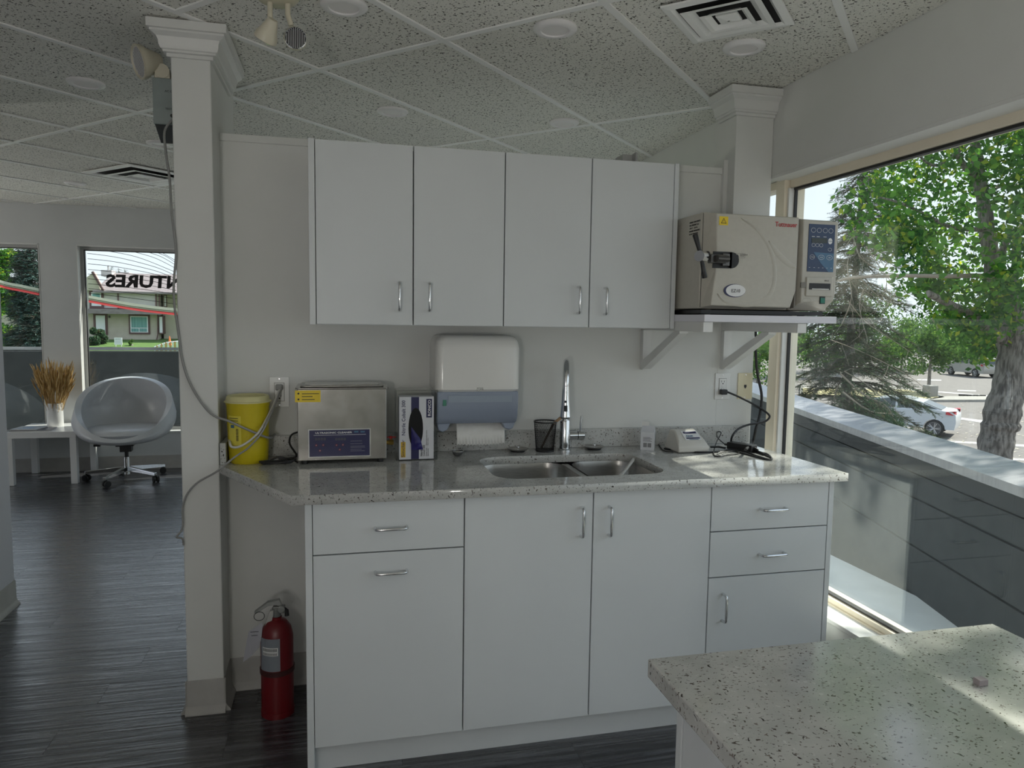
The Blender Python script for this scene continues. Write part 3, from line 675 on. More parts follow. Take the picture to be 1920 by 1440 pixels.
# towel sheet with torn edge
tw_ = MB(); nx_ = 30; pts = []
for i in range(nx_+1):
    x = .520+.190*i/nx_; wob = .0012*math.sin(i*.55); pts.append((x, wob))
vs = []
for x, wob in pts: vs += [(x-.0, -.115, 1.045), (x, -.125+wob*.5, .995), (x+(.0), -.128+wob, .958+.006*abs(math.sin(i*0)))]
vs = []
for i, (x, wob) in enumerate(pts):
    zz = .955+(.0055 if i % 2 else 0)+random.uniform(0, .002)-.004*math.sin(PI*i/nx_)
    vs += [(x, -.115, 1.046), (x, -.128+wob*.4, 1.0), (x, -.134+wob, zz)]
tw_.add(vs, [(3*i+j, 3*i+3+j, 3*i+4+j, 3*i+1+j) for i in range(nx_) for j in range(2)])
tag(part('paper_towel', tw_, PAPER, smooth=60, solid=.0006), 'torn white paper towel hanging out of the dispenser', 'paper towel')

# ============================================================ COUNTER OBJECTS
Zc = .9142
# sharps bin
bx, by = -.243, -.118
sb = thing('sharps_bin', (bx, by, Zc), 'yellow round sharps bin beside the left pillar', 'bin')
YEL = mat('yellow plastic', (.58, .47, .01), .4, Transmission_Weight=.0, Subsurface_Weight=.0)
part('body', MB().lathe([(0, Zc), (.062, Zc), (.067, Zc+.006), (.070, Zc+.06), (.073, Zc+.20), (.0765, Zc+.215), (.0765, Zc+.219), (.073, Zc+.219), (0, Zc+.219)], (bx, by, 0), 36), YEL, sb, smooth=40)
part('lid', MB().lathe([(.073, Zc+.2195), (.082, Zc+.2195), (.082, Zc+.222), (.076, Zc+.225), (.074, Zc+.238), (.070, Zc+.243), (.062, Zc+.240), (.058, Zc+.228), (0, Zc+.228)], (bx, by, 0), 36), mat('pale yellow plastic', (.66, .62, .32), .4), sb, smooth=40)
lb = MB(); a0, a1 = math.radians(213), math.radians(257)
vs = []
for i in range(9):
    a = a0+(a1-a0)*i/8
    for zz, rr in ((Zc+.07, .0715), (Zc+.175, .0738)): vs.append((bx+rr*math.cos(a), by+rr*math.sin(a), zz))
lb.add(vs, [(2*i, 2*i+2, 2*i+3, 2*i+1) for i in range(8)])
LBL = mat('yellow label', (.75, .65, .08), .5); part('label', lb, LBL, sb)
def curved(a_deg0, a_deg1, z0, z1, m, nm='label_print'):
    vs = []
    for i in range(5):
        a = math.radians(a_deg0+(a_deg1-a_deg0)*i/4)
        for zz in (z0, z1): vs.append((bx+(.0722+.00002*(zz-Zc)*1000)*math.cos(a)*1.012, by+(.0722+.00002*(zz-Zc)*1000)*math.sin(a)*1.012, zz))
    part(nm, MB().add(vs, [(2*i, 2*i+2, 2*i+3, 2*i+1) for i in range(4)]), m, sb)
for k_ in range(3): curved(222, 250, Zc+.166-k_*.009, Zc+.168-k_*.009, BLACKP)
curved(226, 238, Zc+.132, Zc+.143, LBLUE)
for k_ in range(9): curved(243, 250, Zc+.087+k_*.005, Zc+.0895+k_*.005, BLACKP)
# ultrasonic cleaner
us = thing('ultrasonic_cleaner', (.09, -.13, Zc), 'stainless steel ultrasonic cleaner with navy control panel', 'ultrasonic cleaner')
ux0, ux1, uy0, uy1, uz0, uz1 = -.066, .246, -.218, -.045, Zc+.014, Zc+.272
STEELC = noisy('cleaner steel', (.36, .35, .33), (.44, .43, .41), 14, .17, .01, metal=1)
part('body', MB().box(ux0, ux1, uy0, uy1, uz0, uz1), STEELC, us, bevel=.002)
part('rim', box_frame(MB(), ux0-.006, ux1+.006, uy0-.006, uy1+.006, uz1, uz1+.006, .0, 'y') if False else MB().prism(rrect(ux0-.007, ux1+.007, uy0-.007, uy1+.007, .012), 'z', uz1, uz1+.005), STEELC, us, bevel=.0015)
part('lid', MB().prism(rrect(ux0+.008, ux1-.008, uy0+.008, uy1-.008, .02), 'z', uz1+.0052, uz1+.012), STEEL, us, bevel=.003)
part('lid_inset', MB().prism(rrect(ux0+.024, ux1-.024, uy0+.024, uy1-.024, .02), 'z', uz1+.0122, uz1+.0135), STEELC, us)
for x in (ux0+.022, ux1-.022):
    for y_ in (uy0+.02, uy1-.02): part('foot', MB().cyl((x, y_, Zc), (x, y_, uz0), .011, n=14), RUBBER, us)
def pxbox(u0, v0, u1, v1, y_, th=.0008):
    a, b = ony(u0, (v0+v1)/2, y_), ony(u1, (v0+v1)/2, y_); c, d_ = ony((u0+u1)/2, v0, y_), ony((u0+u1)/2, v1, y_)
    return MB().box(a.x, b.x, y_-th, y_, d_.z, c.z)
part('panel_frame', pxbox(578, 804, 695, 857, uy0), CHROME, us); part('control_panel', pxbox(580, 806, 693, 855, uy0-.0008), NAVY, us)
P0 = ony(591, 813.5, uy0-.0018)
text('ULTRASONIC CLEANER', .0085, P0, (1, 0, 0), (0, 0, 1), WHITEP, us, width=ony(660, 813, uy0).x-P0.x, offset=.0002)
part('panel_line', pxbox(588, 815, 686, 815.6, uy0-.0016, .0002), WHITEP, us)
for u in (590, 628): text('8888', .0135, ony(u, 826, uy0-.0018), (1, 0, 0), (0, 0, 1), mat('dim digits', (.09, .09, .10), .5), us, width=.038)
for u, v in ((593, 835), (606, 834.5), (631, 834.5), (643, 834), (600, 845), (637, 843)):
    p = ony(u, v, uy0-.0017); part('button', MB().lathe([(.0042, 0), (.0034, 0.0003)], (p.x, p.y, p.z), 14, 'y'), mat('dark red print', (.16, .01, .03), .5), us); part('button_dot', MB().box(p.x-.001, p.x+.001, p.y-.0006, p.y-.0003, p.z-.001, p.z+.001), WHITEP, us)
for v in (826.5, 831.5, 836, 838.5, 842, 845): part('print_line', pxbox(657, v, 686-((v*7) % 9), v+.6, uy0-.0016, .0002), mat('grey print', (.25, .25, .3), .5), us)
for u0 in (664, 676): part('print_icon', pxbox(u0, 808, u0+8, 811, uy0-.0016, .0002), LBLUE, us)
part('warning_sticker', pxbox(553, 732, 601, 754, uy0), YELP, us)
for v, (a, b) in ((737.5, (566, 598)), (743, (566, 586)), (748.5, (566, 590))): part('print_line', pxbox(a, v, b, v+1.3, uy0-.0009, .0002), BLACKP, us)
for v in (735, 746): p = ony(559.5, v+3, uy0-.0009); part('print_icon', MB().lathe([(.0035, 0), (.0022, .0001)], (p.x, p.y, p.z), 12, 'y'), BLACKP, us)
vz = Zc+.062; part('drain_valve', MB().cyl((ux1, -.15, vz), (ux1+.012, -.15, vz), .008, n=12).cyl((ux1+.012, -.15, vz), (ux1+.030, -.15, vz), .0105, n=6).cyl((ux1+.02, -.15, vz), (ux1+.02, -.15, vz+.018), .004, n=8), GOLD, us)
part('valve_handle', MB().box(ux1+.006, ux1+.036, -.153, -.147, vz+.018, vz+.022).cyl((ux1+.02, -.15, vz+.014), (ux1+.02, -.15, vz+.024), .006, n=10), mat('red lever', (.45, .02, .02), .4), us)
# glove box in acrylic holder
gb = thing('glove_box', (.36, -.15, Zc), 'white and navy box of nitrile gloves in a clear acrylic holder', 'glove box')
gx0, gx1, gy0, gy1 = .294, .430, -.196, -.125
part('acrylic_holder', MB().box(gx0-.012, gx0-.009, gy0-.004, gy1+.006, Zc, Zc+.264).box(gx1+.003, gx1+.006, gy0-.004, gy1+.006, Zc, Zc+.264).box(gx0-.009, gx1+.003, gy1+.003, gy1+.006, Zc, Zc+.264).box(gx0-.009, gx1+.003, gy0-.004, gy1+.003, Zc, Zc+.003).box(gx0-.009, gx1+.003, gy0-.004, gy1+.003, Zc+.261, Zc+.264), ACRYL, gb)
bxm = mat('white carton', (.62, .63, .66), .5)
gbx = part('carton', MB().box(gx0, gx1-.008, gy0, gy1, Zc+.004, Zc+.238), bxm, gb)
yf = gy0-.0004
part('navy_band', MB().box(gx0+.044, gx0+.073, yf, gy0, Zc+.0045, Zc+.2375), NAVY, gb)
part('opening', disc(gx0+.061, Zc+.120, .027, .077, yf-.0006, yf), DARK, gb)
gl = MB(); nA, nB = 8, 10; vs = []
for i in range(nA+1):
    for j in range(nB+1):
        uu, vv = i/nA, j/nB; x = gx0+.044+.034*uu+.01*vv*uu; z = Zc+.052+.075*(1-vv)*(1-.6*uu)
        vs.append((x, yf-.002-.010*math.sin(PI*uu)*math.sin(PI*vv*.8+.4)-.004*math.sin(vv*9+uu*5)**2, z-.012*vv))
gl.add(vs, [(i*(nB+1)+j, (i+1)*(nB+1)+j, (i+1)*(nB+1)+j+1, i*(nB+1)+j+1) for i in range(nA) for j in range(nB)])
part('glove', gl, mat('cobalt nitrile', (.018, .014, .13), .45), gb, smooth=70)
text('Nitrile Cobalt 300', .0185, (gx0+.022, yf-.0003, Zc+.094), (0, 0, 1), (-1, 0, 0), NAVY, gb, width=.130, offset=.0002)
part('logo_block', MB().box(gx0+.006, gx0+.023, yf-.0002, yf, Zc+.012, Zc+.070), mat('amber print', (.62, .40, .02), .5), gb)
text('Sinclair', .0165, (gx0+.019, yf-.0006, Zc+.012), (0, 0, 1), (-1, 0, 0), NAVY, gb, width=.066)
part('logo_block', MB().box(gx0+.100, gx0+.121, yf-.0002, yf, Zc+.160, Zc+.230), NAVY, gb, bevel=0)
text('RONCO', .015, (gx0+.1165, yf-.0006, Zc+.165), (0, 0, 1), (-1, 0, 0), WHITEP, gb, width=.060, offset=.0003)
text('Nitrile', .011, (gx0+.086, yf-.0003, Zc+.014), (0, 0, 1), (-1, 0, 0), BLACKP, gb, offset=.0002)
text('Cobalt 300', .0095, (gx0+.095, yf-.0003, Zc+.014), (0, 0, 1), (-1, 0, 0), BLACKP, gb)
text('Powder Free\nSans poudre', .006, (gx0+.103, yf-.0003, Zc+.014), (0, 0, 1), (-1, 0, 0), BLACKP, gb)
text('Medium Examination Gloves\nGants moyens', .005, (gx0+.103, yf-.0003, Zc+.055), (0, 0, 1), (-1, 0, 0), BLACKP, gb)
# mesh pencil cup
cx, cy = .888, -.087
mesh_m = mat('black wire mesh', (.01, .01, .01), .5); t_, b_ = nodes(mesh_m)
cu_ = thing('mesh_cup', (cx, cy, Zc), 'black wire mesh cup left of the faucet', 'cup')
wm = MB(); nn_ = 40; H = .123; nr = 22
for i in range(nn_):
    for sgn in (1, -1):
        P = []
        for k_ in range(9):
            z = k_/8; a = 2*PI*(i/nn_+sgn*z*.18); r_ = .036+.0095*z; P.append((cx+r_*math.cos(a), cy+r_*math.sin(a), Zc+.004+z*(H-.008)))
        wm.tube(P, .00055, 3)
part('mesh_wall', wm, BLACK, cu_)
part('rim', MB().lathe([(.0445, Zc+H-.005), (.0475, Zc+H-.005), (.0478, Zc+H), (.0445, Zc+H)], (cx, cy, 0), 32), BLACK, cu_, smooth=40)
part('base', MB().lathe([(0, Zc), (.0375, Zc), (.038, Zc+.007), (0, Zc+.006)], (cx, cy, 0), 32), BLACK, cu_, smooth=40)
# brush in cup
bp0 = Vector((cx-.012, cy+.008, Zc+.012)); bp1 = Vector((cx+.030, cy-.012, Zc+.112)); bp2 = Vector((.965, cy-.03, Zc+.156))
br = thing('brush', bp0, 'wooden handled brush leaning in the mesh cup', 'brush')
part('handle', MB().tube([bp0, bp1, bp2], [.004, .005, .0058], 10), mat('dark wood', (.05, .035, .025), .5), br, smooth=50)
part('handle_tip', MB().tube([bp1+(bp2-bp1)*.05, bp1+(bp2-bp1)*1.01], [.0055, .0064], 10), noisy('pale wood', (.34, .20, .11), (.42, .27, .15), 30, .5), br, smooth=50, label='pale bare wood end')
# sink strainers
for i, (u, v) in enumerate(((966, 841), (1107, 837))):
    p = onz(u, v, Zc+.004); p.y = min(p.y, -.081); t = thing('sink_strainer', (p.x, p.y, Zc), ['steel sink strainer plug left of the mesh cup', 'steel sink strainer plug right of the faucet'][i], 'strainer', 'sink strainer plugs')
    part('disc', MB().lathe([(0, Zc+.006), (.030, Zc+.006), (.036, Zc+.008), (.041, Zc+.012), (.0415, Zc+.0135), (.035, Zc+.011), (.028, Zc+.009), (0, Zc+.009)], (p.x, p.y, 0), 28), STEEL, t, smooth=40)
    part('stopper', MB().lathe([(0, Zc), (.028, Zc), (.030, Zc+.006), (0, Zc+.006)], (p.x, p.y, 0), 24), RUBBER, t, smooth=40)
    part('knob', MB().lathe([(.003, Zc+.009), (.003, Zc+.014), (.007, Zc+.017), (.006, Zc+.020), (0, Zc+.021)], (p.x, p.y, 0), 14), CHROME, t, smooth=40)
# tea strainer ball
p = onz(858, 855, Zc); t = thing('mesh_strainer', (p.x, p.y, Zc), 'tiny wire tea strainer lying in front of the dispenser', 'strainer')
part('mesh_bowl', MB().lathe([(0, Zc), (.012, Zc+.002), (.019, Zc+.010), (.022, Zc+.020), (.021, Zc+.020), (.018, Zc+.012), (.011, Zc+.005), (0, Zc+.004)], (p.x, p.y, 0), 20), mat('fine grey mesh', (.18, .18, .18), .5, .6), t, smooth=50)
part('ring', MB().tube([(p.x+.0225*math.cos(a), p.y+.0225*math.sin(a), Zc+.020) for a in [2*PI*i/20 for i in range(21)]], .0016, 6), STEEL, t, smooth=60)
part('hook', MB().tube([(p.x+.022, p.y, Zc+.020), (p.x+.030, p.y-.004, Zc+.014), (p.x+.028, p.y-.008, Zc+.006)], .0013, 6), STEEL, t, smooth=60)
# small carton
p = onz(1212, 841, Zc); kx, ky = p.x, -.112
kt = thing('small_carton', (kx, ky, Zc), 'tiny white gable-top carton with barcodes behind the sink', 'carton')
Rk = Matrix.Rotation(math.radians(-28), 3, 'Z'); mb = MB(); hw = .028
base = [(-hw, -hw), (hw, -hw), (hw, hw), (-hw, hw)]
vs = [Rk @ Vector((x, y_, 0)) for x, y_ in base]+[Rk @ Vector((x, y_, .074)) for x, y_ in base]+[Rk @ Vector(v_) for v_ in ((-hw*.9, 0.004, .098), (hw*.9, .004, .098))]
mb.add([Vector((kx, ky, Zc))+v_ for v_ in vs], [(3, 2, 1, 0), (0, 1, 5, 4), (1, 2, 6, 5), (2, 3, 7, 6), (3, 0, 4, 7), (4, 5, 9, 8), (7, 6, 9, 8), (4, 8, 7), (5, 6, 9)])
part('body', mb, bxm, kt)
mb = MB(); mb.add([Vector((kx, ky, Zc))+Rk @ Vector(v_) for v_ in ((-hw*.95, .003, .092), (hw*.1, .003, .096), (hw*.1, .003, .114), (-hw*.95, .003, .114))], [(0, 1, 2, 3)]); part('top_flap', mb, WPLAS, kt, solid=.0006)
def kq(x0, x1, z0, z1, m, nm):
    part(nm, MB().add([Vector((kx, ky, Zc))+Rk @ Vector((x, -hw-.0003, z)) for x, z in ((x0, z0), (x1, z0), (x1, z1), (x0, z1))], [(0, 1, 2, 3)]), m, kt)
for a in (0, 1):
    for i in range(7): kq(.000+a*0-.016+a*.018+i*.0021, .000-.016+a*.018+i*.0021+.0012, .012, .030, BLACKP, 'barcode')
for i in range(4): kq(-.018, .018-.006*(i % 2), .037+i*.005, .0385+i*.005, BLACKP, 'print_line')
# incubator device
dv = thing('test_incubator', (1.475, -.165, Zc), 'small white sloping incubator with blue display beside the cables', 'incubator')
mb = MB(); x0, x1 = 1.405, 1.548
sec = [(-.228, 0), (-.228, .022), (-.205, .046), (-.150, .078), (-.128, .082), (-.100, .078), (-.098, 0)]
wdt = [(0, .004), (0, .0), (.0, .012), (.0, .022), (0, .024), (0, .022), (0, .0)]
n = len(sec); L = [(x0+w_[1], s[0], Zc+.002+s[1]) for s, w_ in zip(sec, wdt)]; R_ = [(x1-w_[1], s[0], Zc+.002+s[1]) for s, w_ in zip(sec, wdt)]
mb.add(L+R_, [tuple(range(n)), tuple(range(n, 2*n))[::-1]]+[(i, (i+1) % n, n+(i+1) % n, n+i) for i in range(n)])
part('housing', mb, mat('warm white plastic', (.60, .58, .53), .4), dv, bevel=.006, seg=3)
def slope(u, v, off=.0012):   # u 0..1 across, v 0..1 up the slope
    a = Vector((0, -.205, Zc+.048)); b = Vector((0, -.150, Zc+.080)); nrm = Vector((0, -(b.z-a.z), b.y-a.y)).normalized()
    q = a.lerp(b, v)+nrm*off; q.x = x0+.025+(x1-x0-.05)*u; return q
part('face_label', MB().quad(slope(.22, .02), slope(1, .02), slope(1, .97), slope(.22, .97)), WHITEP, dv)
part('display', MB().quad(slope(.3, .66, .002), slope(.92, .66, .002), slope(.92, .86, .002), slope(.3, .86, .002)), NAVY, dv)
text('Attest', .012, slope(.34, .36, .002), (1, 0, 0), (slope(0, 1)-slope(0, 0)), LBLUE, dv, offset=.0004)
part('face_stripe', MB().quad(slope(.3, .14, .002), slope(.95, .14, .002), slope(.95, .26, .002), slope(.3, .26, .002)), NAVY, dv)
part('print_line', MB().quad(slope(.4, .04, .002), slope(.85, .04, .002), slope(.85, .09, .002), slope(.4, .09, .002)), LBLUE, dv)
# sink cloth/scraper: white blade standing in right bowl
a = ony(1188, 852, -.25); b_p = Vector((1.10, -.42, .80))
mb = MB(); P = [ony(1189, 854, -.225), ony(1184, 865, -.27), ony(1172, 880, -.34), ony(1155, 900, -.42)]
vs = []
for i, p in enumerate(P):
    w_ = [.003, .011, .013, .012][i]; vs += [p+Vector((w_, 0, w_*.5)), p-Vector((w_, 0, w_*.5))]
mb.add(vs, [(2*i, 2*i+2, 2*i+3, 2*i+1) for i in range(3)])
tag(part('spatula', mb, mat('grey rubber blade', (.80, .80, .77), .5), smooth=60, solid=.004), 'pale grey rubber spatula standing in the right sink bowl', 'spatula')

# power adapter
ad = thing('power_adapter', (1.66, -.2, Zc), 'black power adapter brick lying among cables on the countertop', 'power adapter')
pa, pb = onz(1362, 842, Zc), onz(1412, 850, Zc)
d_ = (pb-pa).normalized(); nrm = Vector((-d_.y, d_.x, 0)); mb = MB(); L_ = .115
vs = [pa+d_*x+nrm*y_+Vector((0, 0, z)) for z in (.001, .03) for y_ in (0, .045) for x in (0, L_)]
mb.add(vs, [(0, 2, 3, 1), (4, 5, 7, 6), (0, 1, 5, 4), (2, 6, 7, 3), (0, 4, 6, 2), (1, 3, 7, 5)])
part('brick', mb, BLACK, ad, bevel=.003)
part('strain_relief', MB().tube([pa+nrm*.022+Vector((0, 0, .016)), pa+nrm*.022-d_*.022+Vector((0, 0, .014))], [.006, .004], 8).tube([pa+d_*L_+nrm*.022+Vector((0, 0, .016)), pa+d_*(L_+.018)+nrm*.02+Vector((0, 0, .012))], [.007, .004], 8), BLACK, ad, smooth=50)
def cord(pts, r, m, label, name='cable', n=7, k=6, group=None, parent=None):
    if parent: return part('power_cord', MB().tube(pts, r, n, smooth=k), m, parent, smooth=60)
    o = part(name, MB().tube(pts, r, n, smooth=k), m, smooth=60); tag(o, label, 'cable', group); return move_origin(o, pts[0])
def zc(L, h=.0045): return [onz(u, v, Zc+h+(e[0] if e else 0)) for u, v, *e in L]
BC = mat('black cable', (.012, .012, .013), .45); GC = mat('grey cable', (.30, .30, .29), .5); WC = mat('white cable', (.60, .59, .55), .45)
# black plug + cord to adapter
pg = O2+Vector((-.004, 0, -.022))
plug = part('plug', MB().box(pg.x-.014, pg.x+.016, -.042, -.019, pg.z-.013, pg.z+.010), BLACK, bevel=.004, seg=2)
plug.parent = ad; plug.data.transform(Matrix.Translation(-ad.location))
P = [Vector((pg.x+.014, -.032, pg.z)), ony(1385, 744, -.05), ony(1420, 762, -.08), ony(1440, 776, -.11), ony(1442, 784, -.12), ony(1430, 792, -.12), ony(1405, 796, -.115), ony(1385, 804, -.12), ony(1373, 818, -.14), onz(1372, 833, Zc+.012), onz(1385, 841, Zc+.006), onz(1410, 843, Zc+.008), onz(1435, 852, Zc+.006)]
cord(P, .0045, BC, '', parent=ad)
P = [Vector((1.70, -.06, 1.44)), ony(1417, 660, -.05), ony(1420, 700, -.05), ony(1428, 742, -.07), ony(1424, 780, -.09), ony(1417, 805, -.12), onz(1411, 830, Zc+.012), onz(1398, 843, Zc+.03)]
P[0] = Vector((P[1].x-.005, -.05, 1.44))
cord(P, .006, BC, '', parent=ac)
cord([onz(1332, 838, Zc+.014), onz(1348, 838, Zc+.014), onz(1360, 840, Zc+.014)], .0045, BC, '', parent=ad)
cord(zc([(1256, 828, .02), (1240, 826), (1235, 833), (1245, 845), (1262, 847)], .0035), .0025, BC, 'thin black wire looping left of the incubator')
cord(zc([(1245, 841), (1275, 845), (1310, 848), (1345, 847), (1370, 843), (1395, 846), (1420, 855), (1446, 862), (1440, 852), (1418, 846)], .0035), .0035, BC, 'black cord lying in front of the incubator', k=5)
cord(zc([(1360, 834, .02), (1345, 820, .04), (1345, 810, .05), (1352, 812, .045), (1343, 830, .015), (1338, 850), (1345, 856), (1365, 853), (1385, 850), (1380, 846), (1360, 847)], .003), .0022, BC, 'thin black wire twisted in a small loop beside the adapter', k=5)
cord(zc([(1375, 845), (1400, 852), (1440, 862), (1446, 858), (1420, 848), (1400, 838)], .003), .003, BC, 'black cord ending near the sunlit corner', k=5)
cord(zc([(1350, 845), (1358, 850), (1352, 855), (1345, 851), (1356, 846), (1368, 849)], .006), .002, GC, 'grey wire tangle tied with a twist', k=4)
# ultrasonic cleaner cord bundle
bl = []
for k_ in range(34):
    a = k_*.62; q = Vector((-.135+.066*math.cos(a)*(1-.008*k_), -.195+.032*math.sin(a), Zc+.005+.0011*(k_ % 12)+.002*math.sin(a*2.3))); bl.append(q)
bl += [Vector((-.075, -.16, Zc+.02)), Vector((-.10, -.12, Zc+.06)), Vector((-.095, -.1, Zc+.09)), Vector((-.068, -.09, Zc+.10))]
cord(bl, .0037, BC, '', k=4, parent=us)

# ============================================================ EMERGENCY LIGHTS
def lamphead(c, d, parent, r=.038, ln=.07, m=CREAM, grille=False):
    d = Vector(d).normalized(); Mx = d.to_track_quat('Z', 'Y').to_matrix()
    hd_ = part('lamp_head', MB().lathe([(0, -ln), (r*.42, -ln), (r*.55, -ln*.8), (r*.75, -ln*.45), (r*.97, -ln*.22), (r, 0), (r*.9, 0), (r*.86, -.009)], c, 28, M_=Mx), m, parent, smooth=40)
    part('lens', MB().lathe([(0, -.004), (r*.87, -.006)], c, 28, M_=Mx), mat('dark lens', (.035, .035, .04), .15, 0), hd_)
    mb = MB(); n = 11
    for i in range(n):
        t = -1+2*(i+.5)/n; hw_ = r*.84*math.sqrt(1-t*t)
        a = Vector(c)+Mx @ Vector((t*r*.84, -hw_, -.003)); b = Vector(c)+Mx @ Vector((t*r*.84, hw_, -.003)); mb.tube([a, b], .0012 if not grille else .0014, 4)
    part('lens_ribs', mb, mat('glass ribs', (.55, .55, .56), .3), hd_)
    part('chrome_ring', MB().lathe([(r*.82, -.004), (r*.90, .0025), (r*.98, .001), (r*.82, -.005)], c, 28, M_=Mx), CHROME if not grille else CREAM, hd_, smooth=40)
    return hd_
tl = thing('emergency_light', (-.097, -.50, ZC), 'cream twin-head emergency light on the ceiling', 'emergency light')
ec = Vector((-.093, -.52, 0))
part('canopy', MB().lathe([(0, 2.368), (.035, 2.368), (.055, 2.378), (.068, 2.395), (.07, 2.404), (0, 2.404)], (ec.x, ec.y, 0), 30), mat('ivory enamel', (.58, .54, .40), .4), tl, smooth=40)
for (u, v, ua, va, dr) in ((497, 74, 507, 38, (-.30, .35, -.55)), (554, 71, 540, 30, (-.02, -1, .03))):
    pa_ = ony(ua, va, ec.y); pc = ony(u, v, ec.y-.02)
    jt = Vector((pa_.x, ec.y-.005, 2.375)); bk = pc-Vector(dr).normalized()*(.06 if dr[1] > 0 else .055)
    part('swivel_arm', MB().tube([jt, Vector((pa_.x, ec.y-.01, pa_.z)), pc.lerp(Vector((pa_.x, ec.y, pa_.z)), .55)], .008, 12), CREAM, tl, smooth=50)
    lamphead(pc, dr, tl, r=.034, ln=.062)
eu = thing('emergency_light_unit', (-.52, -.06, 2.05), 'grey green emergency battery light on the side of the left pillar', 'emergency light')
GG = noisy('grey green enamel', (.24, .28, .27), (.27, .31, .30), 20, .4)
ex0, ex1, ey0 = -.545, -.465, -.06
box_ = part('battery_box', MB().box(ex0, ex1, ey0, .22, 2.105, 2.262), GG, eu, bevel=.003)
part('box_bottom', MB().prism([(ey0+.004, 2.105), (.21, 2.105), (.21, 2.09), (.03, 2.06)], 'x', ex0+.004, ex1), CHROME, eu)
text('AC ON', .010, (ex1-.040, ey0-.0008, 2.215), (1, 0, 0), (0, 0, 1), BLACKP, eu); text('TEST', .010, (ex1-.040, ey0-.0008, 2.155), (1, 0, 0), (0, 0, 1), BLACKP, eu)
part('test_button', MB().cyl((ex1-.018, ey0-.006, 2.135), (ex1-.018, ey0, 2.135), .006, n=12), BLACK, eu)
part('bracket', MB().cyl((-.512, ey0-.004, 2.285), (-.512, ey0+.03, 2.285), .024, n=20).box(-.536, -.488, ey0, ey0+.03, 2.262, 2.285), CREAM, eu, smooth=40)
h1 = lamphead(Vector((-.585, ey0-.01, 2.305)), (-.75, -.45, -.25), eu, r=.058, ln=.075, grille=True)
h2 = lamphead(Vector((-.565, .14, 2.275)), (-.8, -.2, -.25), eu, r=.058, ln=.075, grille=True)
part('bracket', MB().box(-.536, -.488, .12, .15, 2.262, 2.285), CREAM, eu)
# cords from unit
yp = -.175
P = [Vector((ex1-.012, ey0-.004, 2.128)), ony(309, 245, -.10), ony(311, 285, -.12), ony(318, 335, -.14), ony(322, 400, -.172), ony(330, 470, -.172), ony(326, 530, -.172), ony(327, 570, -.172), ony(334, 620, -.172), ony(343, 680, -.172), ony(362, 730, -.172), ony(395, 775, -.19), ony(430, 790, -.205), ony(470, 808, -.205), ony(505, 821, -.16)]
P.append(Vector((P[-1].x+.01, -.05, P[-1].z-.004)))
cord(P, .0042, GC, '', parent=eu)
g1 = O1+Vector((0, 0, .018))
wp = part('plug', MB().box(g1.x-.013, g1.x+.013, -.038, -.019, g1.z-.010, g1.z+.012), mat('grey plug', (.30, .30, .29), .5), bevel=.004); 
P = [g1+Vector((.002, -.016, -.008)), ony(512, 760, -.10), ony(500, 785, -.16), ony(487, 808, -.2), ony(470, 825, -.205), ony(450, 837, -.205), ony(435, 838, -.200), ony(431, 830, -.18), Vector((-.31, -.10, 1.0))]
wcab = cord(P, .0045, WC, 'white cable looping in front of the sharps bin from the left outlet'); wp.parent = wcab; wp.data.transform(Matrix.Translation(-wcab.location))
P = [g1+Vector((.006, -.016, -.008)), ony(516, 757, -.10), ony(505, 782, -.165), ony(490, 812, -.208), ony(465, 840, -.212), ony(440, 857, -.215), ony(405, 885, -.215), ony(370, 905, -.195), ony(350, 928, -.185), ony(342, 955, -.183), ony(343, 980, -.183), ony(340, 995, -.19), ony(331, 1007, -.19), ony(342, 1010, -.18), ony(344, 1022, -.175)]
cord(P, .0035, GC, 'grey cable hanging down the left pillar below the countertop')

# ============================================================ CEILING FITTINGS
CL = [((102, -466), 'recessed round light nearest the emergency light on the ceiling'), ((785, -472), 'recessed round light in the middle of the ceiling above the cabinets'), ((1470, -494), 'recessed round light beside the square vent'),
      ((329, 652), 'recessed round light above the left wall cabinet'), ((1158, 607), 'recessed round light above the right wall cabinet'), ((-949, 598), 'recessed round light left of the emergency battery unit'),
      ((-898, 1665), 'recessed round light half hidden by the left pillar'), ((-1822, 3197), 'recessed round light farthest off near the far windows')]
lamp0 = None
for (x, y_), lab in CL:
    x /= 1000; y_ /= 1000
    if lamp0 is None:
        lamp0 = thing('ceiling_light', (0, 0, 0), lab, 'ceiling light', 'round recessed ceiling lights')
        part('rim', MB().lathe([(.046, .002), (.047, -.008), (.052, -.0095), (.068, -.006), (.073, -.001), (.073, .005), (.046, .005)], (0, 0, 0), 36), LAMPW, lamp0, smooth=40)
        part('diffuser', MB().lathe([(0, -.004), (.0465, -.0035)], (0, 0, 0), 36), LED_OFF, lamp0); L_ = lamp0
    else: L_ = copy_tree(lamp0); L_['label'] = lab
    L_.location = (x, y_, ZC+.0005)
